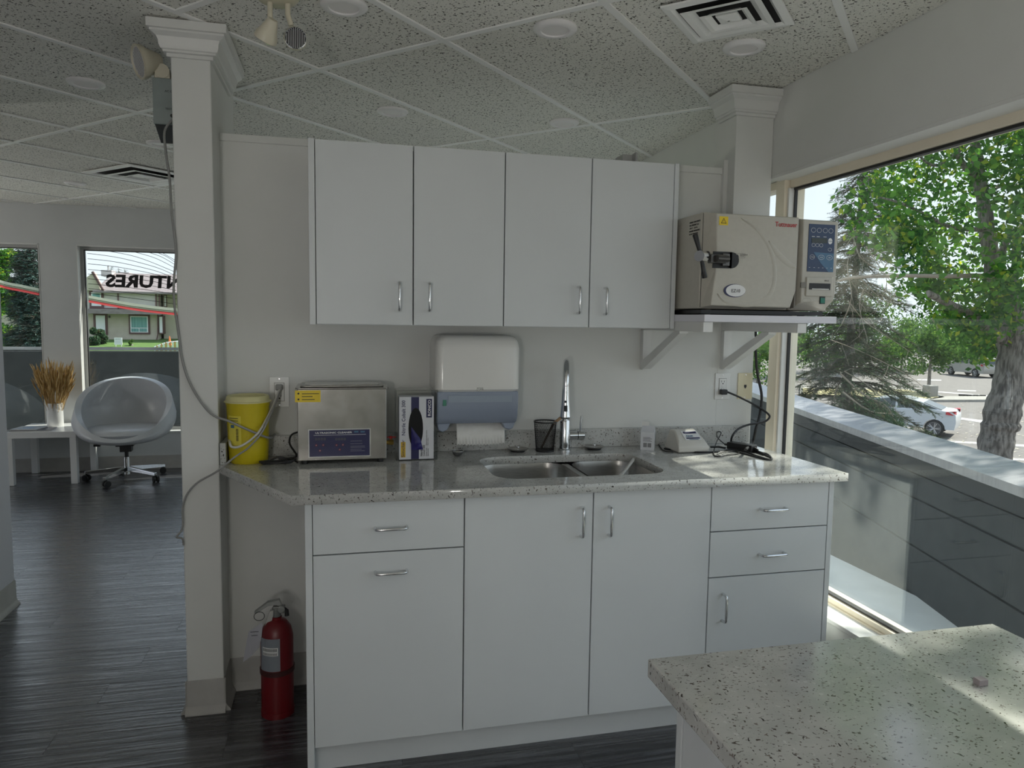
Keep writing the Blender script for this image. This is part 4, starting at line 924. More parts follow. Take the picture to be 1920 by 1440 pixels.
def vent(s0, t0, size, label, rings):
    cx_, cy_ = st(s0, t0); t = thing('ceiling_vent', (cx_, cy_, ZC), label, 'vent', 'square ceiling vents')
    Mr = Matrix.Rotation(PI/4, 3, 'Z')
    def sq(h, z): return [Vector((cx_, cy_, z))+Mr @ Vector((x*h, y_*h, 0)) for x, y_ in ((-1, -1), (1, -1), (1, 1), (-1, 1))]
    def loft(L):
        vs = [p for l in L for p in l]; return MB().add(vs, [(a*4+i, a*4+(i+1) % 4, a*4+4+(i+1) % 4, a*4+4+i) for a in range(len(L)-1) for i in range(4)])
    h = size/2
    part('backing', MB().add(sq(h*.93, ZC-.0008), [(0, 1, 2, 3)]), DARK, t)
    part('outer_frame', loft([sq(h, ZC-.0005), sq(h, ZC-.006), sq(h*.86, ZC-.010), sq(h*.80, ZC-.002)]), TEE, t, solid=.0008)
    for k_, (a, b, dz) in enumerate(rings): part('louvre', loft([sq(h*a, ZC-.010-dz), sq(h*(a+b)/2, ZC-.008-dz), sq(h*b, ZC-.002-dz*.4)]), TEE, t, solid=.001, smooth=None)
    part('centre_cone', loft([sq(h*.02, ZC-.020), sq(h*.20, ZC-.012), sq(h*.2, ZC-.006)]), TEE, t)
    return t
vent(.388, 1.417, .33, 'square white louvred ceiling vent near the big window', [(.72, .50, .006), (.44, .28, .010)])
vent(1.035, -2.77, .56, 'larger square ceiling vent near the far windows', [(.70, .46, .010), (.42, .26, .014)])

# ============================================================ FIRE EXTINGUISHER
fx_, fy_ = -.147, -.215
fe = thing('fire_extinguisher', (fx_, fy_, 0), 'dark red fire extinguisher standing on the floor in the alcove', 'fire extinguisher')
REDM = mat('red enamel', (.14, .005, .008), .35)
part('cylinder', MB().lathe([(0, .006), (.050, .006), (.056, .012), (.057, .03), (.057, .29), (.050, .322), (.034, .345), (.018, .352), (.018, .362), (0, .362)], (fx_, fy_, 0), 36), REDM, fe, smooth=40)
part('base_ring', MB().lathe([(.052, 0), (.0585, 0), (.0585, .02), (.052, .02)], (fx_, fy_, 0), 36), REDM, fe, smooth=40)
part('band', MB().lathe([(.0575, .158), (.0605, .16), (.0605, .176), (.0575, .178)], (fx_, fy_, 0), 36), mat('dark band', (.05, .01, .01), .5), fe, smooth=40)
def cyl_label(a0_, a1_, z0, z1, r_, m, nm):
    vs = []
    for i in range(9):
        a = math.radians(a0_+(a1_-a0_)*i/8); vs += [(fx_+r_*math.cos(a), fy_+r_*math.sin(a), z0), (fx_+r_*math.cos(a), fy_+r_*math.sin(a), z1)]
    part(nm, MB().add(vs, [(2*i, 2*i+2, 2*i+3, 2*i+1) for i in range(8)]), m, fe)
cyl_label(205, 285, .18, .30, .0578, mat('grey label', (.22, .24, .27), .5), 'label')
cyl_label(218, 278, .238, .268, .0582, WHITEP, 'barcode_label')
for i in range(16): cyl_label(221+i*3.4, 222.8+i*3.4, .254, .265, .0585, BLACKP, 'barcode'); 
for i in range(16): cyl_label(221+i*3.4, 222.5+i*3.4, .240, .249, .0585, BLACKP, 'barcode')
part('valve', MB().cyl((fx_, fy_, .362), (fx_, fy_, .395), .016, n=16).box(fx_-.012, fx_+.03, fy_-.012, fy_+.012, .375, .40).cyl((fx_+.018, fy_-.014, .392), (fx_+.018, fy_-.02, .392), .013, n=18), mat('grey metal', (.25, .26, .25), .4, .6), fe, bevel=.002)
part('lever', MB().prism([(fx_+.02, .40), (fx_+.01, .425), (fx_-.03, .418), (fx_-.075, .385), (fx_-.073, .378), (fx_-.028, .405), (fx_+.0, .408)], 'y', fy_-.011, fy_+.011), mat('lever steel', (.32, .33, .32), .35, .7), fe)
part('handle', MB().prism([(fx_-.005, .39), (fx_-.022, .385), (fx_-.052, .30), (fx_-.046, .296), (fx_-.030, .296)], 'y', fy_-.012, fy_+.012), mat('lever steel pale', (.42, .42, .40), .35, .6), fe)
part('nozzle', MB().tube([(fx_+.02, fy_, .392), (fx_+.035, fy_-.002, .38), (fx_+.036, fy_-.004, .362)], .008, 10), RUBBER, fe, smooth=50)
part('pin_ring', MB().tube([(fx_-.058+.018*math.cos(a), fy_-.014, .372+.016*math.sin(a)) for a in [2*PI*i/18 for i in range(19)]], .0012, 6), BLACK, fe, smooth=60)
mb = MB(); mb.add([(fx_-.045, fy_-.02, .352), (fx_-.095, fy_-.012, .318), (fx_-.118, fy_+.0, .20), (fx_-.085, fy_-.006, .225), (fx_-.058, fy_-.02, .26), (fx_-.05, fy_-.026, .30)], [(0, 1, 2, 3, 4, 5)])
part('inspection_tag', mb, mat('grey card', (.42, .42, .46), .7), fe, solid=.0006)
part('tag_writing', MB().box(fx_-.088, fx_-.060, fy_-.0215, fy_-.0205, .318, .3195).box(fx_-.085, fx_-.058, fy_-.0225, fy_-.0215, .305, .3065), BLACKP, fe)

# ============================================================ ISLAND
IX0, IX1, IY1, IY0 = .55, 1.213, -1.85, -3.7
it = tag(part('island_countertop', MB().box(IX0, IX1, IY0, IY1, .884, .914), QUARTZ, bevel=.003), 'speckled quartz countertop of the island in the foreground', 'countertop'); move_origin(it, (.88, -2.7, .884))
ic = thing('island_cabinet', (.88, -2.7, 0), 'white island cabinet under the foreground countertop', 'cabinet')
bx0, bx1, by1 = IX0+.045, IX1-.03, IY1-.035
part('carcass', MB().box(bx0+.021, bx1-.021, IY0+.02, by1-.0, .1, .8838), CAB, ic)
part('end_panel', MB().box(bx0, bx1, by1+.0005, by1+.018, 0, .8838), CAB, ic, bevel=.001)
part('toe_kick', MB().box(bx0+.06, bx1-.06, IY0+.05, by1, 0, .0995), CAB, ic)
yy = by1-.003
for k_ in range(4):
    yn = yy-.45
    if yn < IY0+.02: break
    d = part('door', MB().box(bx0, bx0+.019, yn+.002, yy-.002, .104, .878), CAB, ic, bevel=.001); pull(0, 0, 0, True, d, at=(bx0, yn+.05, .78), nrm=(-1, 0, 0))
    for (za, zb_) in ((.104, .40), (.40, .64), (.64, .878)):
        d = part('drawer', MB().box(bx1-.019, bx1, yn+.002, yy-.002, za+.002, zb_-.002), CAB, ic, bevel=.001); pull(0, 0, 0, False, d, at=(bx1, (yn+yy)/2, (za+zb_)/2+.04), nrm=(1, 0, 0))
    yy = yn
p = onz(1837, 1283, .914)
er = part('eraser', MB().box(p.x-.008, p.x+.008, p.y-.007, p.y+.005, .9142, .924), mat('mauve grey rubber', (.28, .25, .26), .6), bevel=.001); tag(er, 'tiny grey block lying on the island countertop', 'block'); move_origin(er, (p.x, p.y, .9142))

# ============================================================ FAR ROOM
tb = thing('side_table', (-2.34, 4.1, 0), 'low white square side table under the far windows', 'table')
TX0, TX1, TY0, TY1, TZ = -2.63, -2.10, 3.86, 4.405, .45
GW = mat('glossy white lacquer', (.78, .79, .80), .2)
part('tabletop', MB().box(TX0, TX1, TY0, TY1, TZ-.052, TZ), GW, tb, bevel=.002)
for x in (TX0, TX1-.05):
    for y_ in (TY0, TY1-.05): part('leg', MB().box(x, x+.05, y_, y_+.05, .0005, TZ-.0522), GW, tb, bevel=.001)
vx, vy = -2.375, 4.22
va = tag(part('vase', MB().lathe([(0, TZ+.0005), (.062, TZ+.0005), (.064, TZ+.004), (.064, TZ+.205), (.060, TZ+.205), (.058, TZ+.02), (0, TZ+.02)], (vx, vy, 0), 32), mat('white ceramic', (.75, .75, .74), .3), smooth=40), 'white cylinder vase on the side table', 'vase'); move_origin(va, (vx, vy, TZ))
wh = thing('dried_wheat', (vx, vy, TZ+.02), 'bunch of dried golden wheat standing in the white vase', 'dried plant')
WHM = mat('wheat', (.42, .25, .08), .8); t_, b_ = nodes(WHM); g_ = t_.nodes.new('ShaderNodeNewGeometry'); t_.links.new(ramp(t_, g_.outputs['Random Per Island'], [(0, (.30, .17, .05)), (.5, (.55, .36, .13)), (1, (.72, .52, .25))]), b_.inputs['Base Color'])
st_, ea = MB(), MB()
for i in range(260):
    a = random.uniform(0, 2*PI); sp = math.sqrt(random.random()); r0 = .035*sp; r1 = .035+.135*sp*random.uniform(.75, 1.05); hh = random.uniform(.40, .56)*(1-.12*sp)
    p0 = Vector((vx+r0*math.cos(a), vy+r0*math.sin(a), TZ+.04)); p2 = Vector((vx+r1*math.cos(a), vy+r1*math.sin(a), TZ+hh)); p1 = p0.lerp(p2, .5)+Vector((0, 0, .03))
    if i < 200: st_.tube([p0, p1, p2], .0013, 3)
    d_ = (p2-p1).normalized()
    for k_ in range(3):
        q = p2-d_*random.uniform(0, .16); e_ = q+d_*random.uniform(.05, .09)+Vector((random.uniform(-.012, .012), random.uniform(-.012, .012), 0)); ea.tube([q, q.lerp(e_, .5), e_], [.0022, .0045, .0008], 4)
part('stems', st_, WHM, wh, kind='stuff'); part('ears', ea, WHM, wh, kind='stuff')
for i, (x, y_, rz, col, lab) in enumerate(((-2.46, 3.98, .05, (.10, .10, .13), 'lower dark magazine on the side table'), (-2.50, 4.0, -.1, (.48, .52, .58), 'upper pale magazine on the side table'))):
    z0 = TZ+.0006+i*.0095; t = thing('magazine', (x, y_, z0), lab, 'magazine', 'magazines on the side table')
    Mr = Matrix.Rotation(rz, 3, 'Z')
    def rb(hx, hy, za, zb_): 
        vs = [Vector((x, y_, z))+Mr @ Vector((sx_*hx, sy_*hy, 0)) for z in (za, zb_) for sy_ in (-1, 1) for sx_ in (-1, 1)]
        return MB().add(vs, [(0, 2, 3, 1), (4, 5, 7, 6), (0, 1, 5, 4), (2, 6, 7, 3), (0, 4, 6, 2), (1, 3, 7, 5)])
    w2 = .15 if i == 0 else .105
    part('pages', rb(w2-.002, .098, z0+.001, z0+.007), PAPER, t); part('cover', rb(w2, .10, z0+.007, z0+.0085), mat('magazine cover', col, .25), t)
    part('cover_picture', rb(w2*.4, .05, z0+.0085, z0+.0088), mat('cover picture', (.45, .30, .26) if i == 0 else (.2, .3, .45), .3), t)
# swivel tub chair (local build)
def make_chair(label):
    t = thing('swivel_chair', (0, 0, 0), label, 'chair', 'white swivel tub chairs')
    LE = mat('white grey leather', (.52, .54, .57), .32)
    nT, nS = 48, 14; vs = []
    for j in range(nS+1):
        s = j/nS
        for i in range(nT):
            a = 2*PI*i/nT; fr_ = -math.sin(a)                       # +1 at front (-y)
            top = .66-.235*fr_-.035*fr_*fr_+.02
            r = .16+.235*math.sin(min(1, s*1.25)*PI/2)-.03*max(0, s-.8)*5
            z = .335+(top-.335)*(s**1.7)
            vs.append((r*math.cos(a)*1.03, r*math.sin(a)*.97-.03*(z-.4), z))
    mb = MB().add(vs, [(j*nT+i, j*nT+(i+1) % nT, (j+1)*nT+(i+1) % nT, (j+1)*nT+i) for j in range(nS) for i in range(nT)]+[tuple(range(nT))[::-1]])
    o = part('shell', mb, LE, t, smooth=80)
    b = o.modifiers.new('s', 'SOLIDIFY'); b.thickness = .05; b.offset = -1
    b = o.modifiers.new('b', 'BEVEL'); b.width = .02; b.segments = 4; b.limit_method = 'ANGLE'; b.angle_limit = math.radians(50)
    part('seat_cushion', MB().lathe([(0, .38), (.27, .38), (.31, .40), (.325, .43), (.30, .462), (.2, .475), (0, .478)], (0, -.01, 0), 40), LE, t, smooth=60)
    part('mechanism', MB().box(-.07, .07, -.09, .09, .305, .334).box(-.045, .045, -.05, .05, .25, .305).tube([(0, -.02, .325), (-.2, -.03, .322)], .006, 6).box(-.245, -.195, -.045, -.015, .305, .325), BLACK, t)
    part('gas_column', MB().cyl((0, 0, .18), (0, 0, .31), .016, n=16), BLACK, t, smooth=40); part('column_sleeve', MB().cyl((0, 0, .045), (0, 0, .20), .027, n=20), CHROME, t, smooth=40)
    for k_ in range(5):
        a = math.radians(90+72*k_+14); d_ = Vector((math.cos(a), math.sin(a), 0)); nr_ = Vector((-d_.y, d_.x, 0)); q = d_*.33
        vs = [d_*.02+nr_*.018+Vector((0, 0, .115)), d_*.02-nr_*.018+Vector((0, 0, .115)), d_*.02-nr_*.018+Vector((0, 0, .075)), d_*.02+nr_*.018+Vector((0, 0, .075)), q+nr_*.014+Vector((0, 0, .085)), q-nr_*.014+Vector((0, 0, .085)), q-nr_*.014+Vector((0, 0, .06)), q+nr_*.014+Vector((0, 0, .06))]
        lg = part('leg', MB().add(vs, [(0, 1, 2, 3), (7, 6, 5, 4), (0, 4, 5, 1), (1, 5, 6, 2), (2, 6, 7, 3), (3, 7, 4, 0)]), CHROME, t, bevel=.003)
        c_ = d_*.318+nr_*.01; w_ = (d_*.5+nr_).normalized()
        part('caster', MB().cyl(c_+w_*.006+Vector((0, 0, .0275)), c_+w_*.024+Vector((0, 0, .0275)), .027, n=18).cyl(c_-w_*.024+Vector((0, 0, .0275)), c_-w_*.006+Vector((0, 0, .0275)), .027, n=18).cyl(c_+Vector((0, 0, .03)), c_+Vector((0, 0, .062)), .007, n=8), RUBBER, lg, smooth=40)
    return t
ch = make_chair('white leather swivel tub chair in front of the far window'); ch.location = (-1.745, 3.98, 0); ch.rotation_euler.z = math.radians(6)
ch2 = copy_tree(ch); ch2['label'] = 'white swivel tub chair hidden left of the side table, seen mirrored in the glass'; ch2.location = (-3.15, 3.95, 0); ch2.rotation_euler.z = math.radians(35)
# unseen uplighters added to brighten the ceilings, behind the camera and far left
def uplighter(x, y_, z, watts, lab):
    t = thing('fill_lamp', (x, y_, 0), lab, 'lamp', 'added fill uplighters')
    part('base', MB().lathe([(0, 0), (.15, 0), (.15, .012), (.03, .03), (0, .03)], (x, y_, 0), 28), GREYF, t, smooth=40)
    part('pole', MB().cyl((x, y_, .03), (x, y_, z-.06), .012, n=12), GREYF, t, smooth=40)
    part('lamp_shade', MB().lathe([(.02, z-.07), (.10, z-.05), (.17, z), (.18, z+.02), (.165, z), (.095, z-.05), (0, z-.06)], (x, y_, 0), 32), WPLAS, t, smooth=50)
    l = bpy.data.lights.new('fill_bulb', 'POINT'); l.energy = watts; l.shadow_soft_size = .14; l.color = (1, .975, .92)
    o = bpy.data.objects.new('fill_bulb', l); COL.objects.link(o); o.location = (0, 0, z-.022); o.parent = t
uplighter(-.6, -3.9, 1.25, 38, 'added fill uplighter, unseen behind the camera')
uplighter(-4.4, 2.3, 1.25, 34, 'added fill uplighter, unseen in the far room left of the wall corner')
# ============================================================ EXTERIOR
GZ = -2.9
ASPH = noisy('asphalt', (.125, .115, .11), (.165, .152, .143), 3, .9, .1, detail=8)
GRASS = noisy('lawn grass', (.055, .12, .02), (.10, .18, .04), 2, .95, .2, detail=8)
DRYG = noisy('dry grass', (.30, .26, .12), (.36, .33, .18), 3, .95, detail=8)
CONC = noisy('concrete', (.26, .25, .225), (.32, .31, .285), 4, .85, .1, detail=6)
LINE = noisy('road paint', (.36, .36, .35), (.45, .45, .44), 3, .8)
struct('floor_parking_lot', MB().box(2.5, 220, -90, 160, GZ-.4, GZ).box(-90, 2.5, -90, 8.9, GZ-.4, GZ), ASPH)
mbL = MB(); mbL.add([(-120, 9, -2.9), (2.5, 9, -2.9), (2.5, 46, -1.75), (-120, 46, -1.75), (-120, 57, -.95), (2.5, 57, -.95), (2.5, 63, -.52), (-120, 63, -.52), (-120, 120, .4), (2.5, 120, .4)], [(0, 1, 2, 3), (3, 2, 5, 4), (4, 5, 6, 7), (7, 6, 9, 8)])
struct('floor_lawn', mbL, GRASS)
struct('floor_roof_deck', MB().box(2.1, 3.2, -8, 12, -.14, -.06).box(-8, 2.1, YF+.2, 12, -.14, -.06), noisy('pale roof gravel', (.62, .64, .62), (.70, .72, .70), 5, .9))
# parapets
PARA = noisy('dark grey stucco', (.035, .04, .044), (.05, .055, .06), 14, .9, .4, detail=6)
CAPM = noisy('galvanised cap', (.34, .34, .37), (.42, .42, .45), 6, .35, stretch=(1, 8, 1), metal=.35)
def parapet(nm, a, b, ztop, wth, capw, lab):
    a = Vector((*a, 0)); b = Vector((*b, 0)); d = (b-a).normalized(); o = Vector((d.y, -d.x, 0))   # o points outwards
    def bx(o0, o1, z0, z1):
        vs = [p+o*k_+Vector((0, 0, z)) for z in (z0, z1) for p in (a, b) for k_ in (o0, o1)]
        return MB().add(vs, [(0, 1, 3, 2), (4, 6, 7, 5), (0, 4, 5, 1), (2, 3, 7, 6), (0, 2, 6, 4), (1, 5, 7, 3)])
    W = struct(nm, bx(.03, wth, -2.9, ztop-.03), PARA)
    cp = MB(); vs = [p+o*k_+Vector((0, 0, z)) for p in (a, b) for k_, z in ((0, ztop-min(.045, capw*.2)), (0, ztop), (capw, ztop+capw*.11), (capw, ztop-.02))]
    cp.add(vs, [(0, 1, 2, 3), (7, 6, 5, 4), (0, 4, 5, 1), (1, 5, 6, 2), (2, 6, 7, 3), (3, 7, 4, 0)])
    part('metal_cap', cp, CAPM, W); 
    for i, (za, zb_) in enumerate(((-.06, .2), (.212, .47), (.482, ztop-.14))):
        if zb_ < ztop-.1 and zb_ > za: part('panel', bx(.012, .03, za, zb_), PARA, W)
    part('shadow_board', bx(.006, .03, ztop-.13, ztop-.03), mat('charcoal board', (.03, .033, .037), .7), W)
    return W
pd = (Vector((3.987, 3.146))-Vector((2.954, -.401))).normalized()
pA = Vector((2.954, -.401))-pd*4.6; pB = Vector((3.987, 3.146))+pd*4.5
parapet('wall_parapet_right', pB, pA, .75, .2, .27, '') if False else parapet('wall_parapet_right', pA, pB, .75, .2, .27, '')
parapet('wall_parapet_far', (6, 5.6), (-7, 5.6), 1.085, .2, .12, '') if False else parapet('wall_parapet_far', (-7, 5.6), (3.2, 5.6), 1.085, .2, .12, '')

# ---- foliage
def leaf_mat(name, cols, trans=.35):
    m = bpy.data.materials.new(name); m.use_nodes = True; t = m.node_tree; t.nodes.clear()
    o = t.nodes.new('ShaderNodeOutputMaterial'); mx = t.nodes.new('ShaderNodeMixShader'); d = t.nodes.new('ShaderNodeBsdfDiffuse'); tr = t.nodes.new('ShaderNodeBsdfTranslucent')
    g = t.nodes.new('ShaderNodeNewGeometry'); c = ramp(t, g.outputs['Random Per Island'], cols); t.links.new(c, d.inputs[0])
    hs = N(t, 'ShaderNodeHueSaturation', Value=1.5, Saturation=1.15); hs.inputs['Hue'].default_value = .485; t.links.new(c, hs.inputs['Color']); t.links.new(hs.outputs[0], tr.inputs[0])
    mx.inputs[0].default_value = trans; t.links.new(d.outputs[0], mx.inputs[1]); t.links.new(tr.outputs[0], mx.inputs[2]); t.links.new(mx.outputs[0], o.inputs[0]); return m
LEAF = leaf_mat('poplar leaf', [(0, (.035, .10, .03)), (.45, (.07, .19, .045)), (.85, (.14, .30, .06)), (1, (.36, .42, .07))], .45)
LEAFD = leaf_mat('far leaf', [(0, (.04, .09, .03)), (.6, (.08, .17, .05)), (1, (.16, .26, .07))], .3)
NEED = leaf_mat('spruce needles', [(0, (.030, .055, .035)), (.6, (.055, .105, .06)), (.9, (.10, .16, .085)), (1, (.20, .15, .09))], .15)
NEEDB = leaf_mat('blue spruce needles', [(0, (.03, .06, .05)), (.6, (.07, .13, .12)), (1, (.13, .20, .18))], .15)
BARK = noisy('grey bark', (.11, .098, .088), (.30, .275, .25), 26, .95, 1.0, (1, 1, .2), 6, .38, .58, dist=.05)
BARK2 = mat('brown branch bark', (.12, .10, .08), .9); TWIG = mat('pale twig', (.34, .29, .24), .9)
def rv(r=1):
    while True:
        v = Vector((random.uniform(-1, 1), random.uniform(-1, 1), random.uniform(-1, 1)))
        if v.length < 1: return v*r
def add_leaf(mb, p, s, n=None, asp=.9):
    n = n or rv().normalized(); u = n.orthogonal().normalized(); u.rotate(Matrix.Rotation(random.uniform(0, 6.28), 3, n)); w_ = n.cross(u)
    mb.add([p-u*s, p+w_*s*asp*.6-n*s*.15, p+u*s, p-w_*s*asp*.6-n*s*.15], [(0, 1, 2, 3)])
def crown_mb(clusters, per, size):
    mb = MB()
    for c, r in clusters:
        for _ in range(int(per*(r/.5)**2)):
            add_leaf(mb, Vector(c)+rv(r), size*random.uniform(.7, 1.25))
    return mb
# poplar with thick grooved trunk
D0 = 9.2
tp_ = [(1856, 905), (1862, 860), (1872, 810), (1880, 770), (1893, 720), (1902, 660), (1897, 620), (1890, 570), (1872, 528), (1858, 480), (1850, 420), (1838, 340), (1825, 250), (1815, 160)]
P = [atd(u, v, D0) for u, v in tp_]; base = Vector((P[0].x, P[0].y, GZ)); P = [base]+P
pop = thing('poplar_tree', base, 'big leafy green tree with thick grooved grey trunk just outside the right window', 'tree')
Rr = [.25, .20, .195, .19, .205, .185, .18, .19, .155, .12, .10, .085, .07, .06, .045]
CP = catmull(P, 6); RR = []
for i in range(len(CP)):
    t = i/6; k_ = min(int(t), len(Rr)-2); RR.append(Rr[k_]+(Rr[k_+1]-Rr[k_])*(t-k_)+.008*math.sin(i*1.7))
tm = MB(); nr_ = 28; vs = []
for i, p in enumerate(CP):
    for k_ in range(nr_):
        a = 2*PI*k_/nr_; g = 1+.05*math.sin(k_*3.3+i*.35)+.035*math.sin(k_*7.1-i*.8)
        vs.append(p+Vector((math.cos(a), math.sin(a), 0))*RR[i]*g)
tm.add(vs, [(i*nr_+k_, i*nr_+(k_+1) % nr_, (i+1)*nr_+(k_+1) % nr_, (i+1)*nr_+k_) for i in range(len(CP)-1) for k_ in range(nr_)])
part('trunk', tm, BARK, pop, smooth=80)
knot = atd(1876, 800, D0); part('burl', MB().lathe([(.0, -.09), (.13, -.08), (.21, -.03), (.225, .02), (.20, .06), (.12, .09), (0, .1)], knot, 18), BARK, pop, smooth=70)
def limb(pts, r0, r1, parent, m=BARK, nm='branch', dd=D0): return part(nm, MB().tube([atd(u, v, dd+(e[0] if e else 0)) for u, v, *e in pts], [r0, r1], 8, smooth=4), m, parent, smooth=70)
limb([(1888, 640), (1872, 630, -.1), (1845, 610, -.2), (1828, 595, -.3), (1790, 575, -.5), (1740, 550, -.8)], .085, .04, pop)
limb([(1905, 640), (1925, 610, .1), (1950, 570, .2), (1990, 500, .4), (2040, 400, .7)], .12, .05, pop)
limb([(1890, 560), (1905, 500), (1908, 440, .1), (1925, 420, .2), (1960, 400, .3)], .06, .03, pop)
limb([(1872, 530), (1880, 470, -.3), (1900, 435, -.4), (1912, 434, -.5)], .05, .03, pop)
limb([(1850, 430), (1820, 430, -.2), (1780, 425, -.5), (1700, 385, -.9), (1650, 370, -1.2)], .035, .010, pop)
limb([(1838, 340), (1800, 300, -.3), (1790, 240, -.5), (1785, 150, -.7)], .045, .02, pop)
limb([(1845, 380), (1870, 350, .3), (1920, 345, .6), (2000, 300, 1)], .035, .015, pop)
limb([(1825, 260), (1760, 310, -.5), (1720, 290, -.8)], .03, .01, pop)
limb([(1866, 520), (1830, 517, -.4), (1770, 518, -.9), (1700, 517, -1.3), (1600, 520, -1.8), (1570, 527, -2.0)], .035, .010, pop, TWIG)
cl = []
for _ in range(150):   # main crown seen through the window
    u = random.uniform(1590, 2100); v = random.uniform(160, 560)
    lim = 330-(u-1590)*.55 if u < 1800 else 150
    lo = 430+(u-1590)*.35 if u < 1760 else 600
    if v < lim or v > lo: continue
    if u < 1650 and random.random() < .5: continue
    cl.append((atd(u, v, D0+random.uniform(-1.6, 2.2)), random.uniform(.22, .42)))
for _ in range(230):   # upper and right-hand crown above the frame
    c = Vector((base.x+1.0, base.y-.6, 5.6))+Vector((rv().x*3.9, rv().y*3.9, rv().z*2.9))
    q = c-CAM; dz_ = q.dot(FW)
    if dz_ > 0:
        v = 720-FPX*q.dot(UP)/dz_; u = 960+FPX*q.dot(RT)/dz_
        if v > 200 and u < 1950: continue
    cl.append((c, random.uniform(.3, .5)))
for _ in range(17): cl.append((Vector((7.6, .35, 7.3))+Vector((rv().x*1.5, rv().y*2.2, rv().z*1.3)), random.uniform(.16, .28)))
fine = [(Vector((7.3, -.25, 7.2))+Vector((random.uniform(-.7, .7), random.uniform(-1.0, 1.0), random.uniform(-.9, .9))), random.uniform(.07, .15)) for _ in range(30)]
for (u, v, n_) in ((1850, 590, 5), (1880, 610, 4), (1830, 650, 4), (1790, 600, 5), (1760, 560, 6), (1720, 520, 6), (1850, 540, 5), (1910, 610, 4), (1900, 560, 5), (1740, 470, 5), (1700, 460, 5)):
    for _ in range(n_): cl.append((atd(u+random.uniform(-25, 25), v+random.uniform(-18, 18), D0+random.uniform(-.8, 1)), random.uniform(.16, .3)))
print('clusters', len(cl)); part('foliage', crown_mb(cl, 300, .046), LEAF, pop, kind='stuff'); part('foliage', crown_mb(fine, 900, .046), LEAF, pop, kind='stuff')
lf = MB().add([(-.042, 0, 0), (-.01, .034, -.006), (.02, .030, -.008), (.05, 0, -.012), (.02, -.030, -.008), (-.01, -.034, -.006)], [(0, 1, 3), (1, 2, 3), (0, 3, 5), (3, 4, 5)]).mesh('leaf'); lf.materials.append(LEAF)
for i in range(150):
    u, v = random.uniform(1640, 1915), random.uniform(260, 560)
    if v < 380-(u-1640)*.5: continue
    o = bpy.data.objects.new('leaf', lf); COL.objects.link(o); o.parent = pop; o.location = atd(u, v, D0-1.7+random.uniform(-.3, .5))-base; o.rotation_euler = (random.uniform(-1.2, 1.2), random.uniform(-1.2, 1.2), random.uniform(0, 6.28))

# spruces
def spruce(base, h, lean, r, lab, nb, m, per=1.0, dens=34, trunk=.13, twigs=True, z0=.12, top=None, spray=.085, group=None, droop=.35, name='spruce_tree'):
    t = thing(name, base, lab, 'tree', group); base = Vector(base); tp = base+Vector((lean[0], lean[1], h))
    part('trunk', MB().tube([base, base.lerp(tp, .5)+Vector((.05, 0, 0)), tp], [trunk, .02], 10, smooth=4), BARK, t, smooth=70)
    br_, ft = MB(), MB()
    for i in range(nb):
        f = z0+(1-z0)*(i/nb)**.9; c = base.lerp(tp, f); a = random.uniform(0, 6.28); L = r*(1-f)**.75*random.uniform(.7, 1.15)+.08
        d = Vector((math.cos(a), math.sin(a), 0)); up0 = random.uniform(-.15, .25)
        pts = [c, c+d*L*.35+Vector((0, 0, up0*L*.3)), c+d*L*.7+Vector((0, 0, up0*L*.2-L*droop*.4)), c+d*L+Vector((0, 0, -L*droop*.75))]
        Q = catmull(pts, 3); br_.tube(Q, [.006+.010*L, .003], 4)
        ns = max(4, int(dens*L*per))
        for _ in range(ns):
            k_ = random.uniform(.12, 1); j = k_*(len(Q)-1); q = Q[int(j)].lerp(Q[min(int(j)+1, len(Q)-1)], j-int(j))
            sd = (Vector((-d.y, d.x, 0))*random.choice((-1, 1))*random.uniform(.4, 1)+d*random.uniform(.2, .9)+Vector((0, 0, random.uniform(-.65, .15)))).normalized()
            ln = spray*random.uniform(1.2, 3.2)*(1.15-k_*.5); e_ = q+sd*ln; br_.tube([q, e_], [.0035*spray/.1, .0015], 3)
            w_ = sd.cross(Vector((0, 0, 1))+rv(.5)).normalized()*spray*.16
            n_ = max(3, int(ln/(spray*.24)))
            for z in range(n_):
                a_ = q.lerp(e_, z/n_); b_2 = a_+(sd*random.uniform(.3, .8)+w_.normalized()*random.choice((-1, 1))*random.uniform(.5, 1)+Vector((0, 0, random.uniform(-.3, .3)))).normalized()*spray*.55
                ft.add([a_-w_*.6, a_+w_*.6, b_2], [(0, 1, 2)])
    part('branches', br_, BARK2, t, kind='stuff'); part('needles', ft, m, t, kind='stuff')
    return t
D1 = 12.5
b0 = atd(1567, 800, D1); b0.z = GZ
spruce(b0, 7.4, (.35, .1), 1.95, 'ragged dark spruce with bare twigs standing beside the white car', 200, NEED, 1.0, 80, .13, spray=.10, droop=.42, z0=.2)
part_t = thing('bare_branches', atd(1640, 600, 10.5), 'tangle of pale bare twigs in front of the ragged spruce', 'branches')
mb = MB()
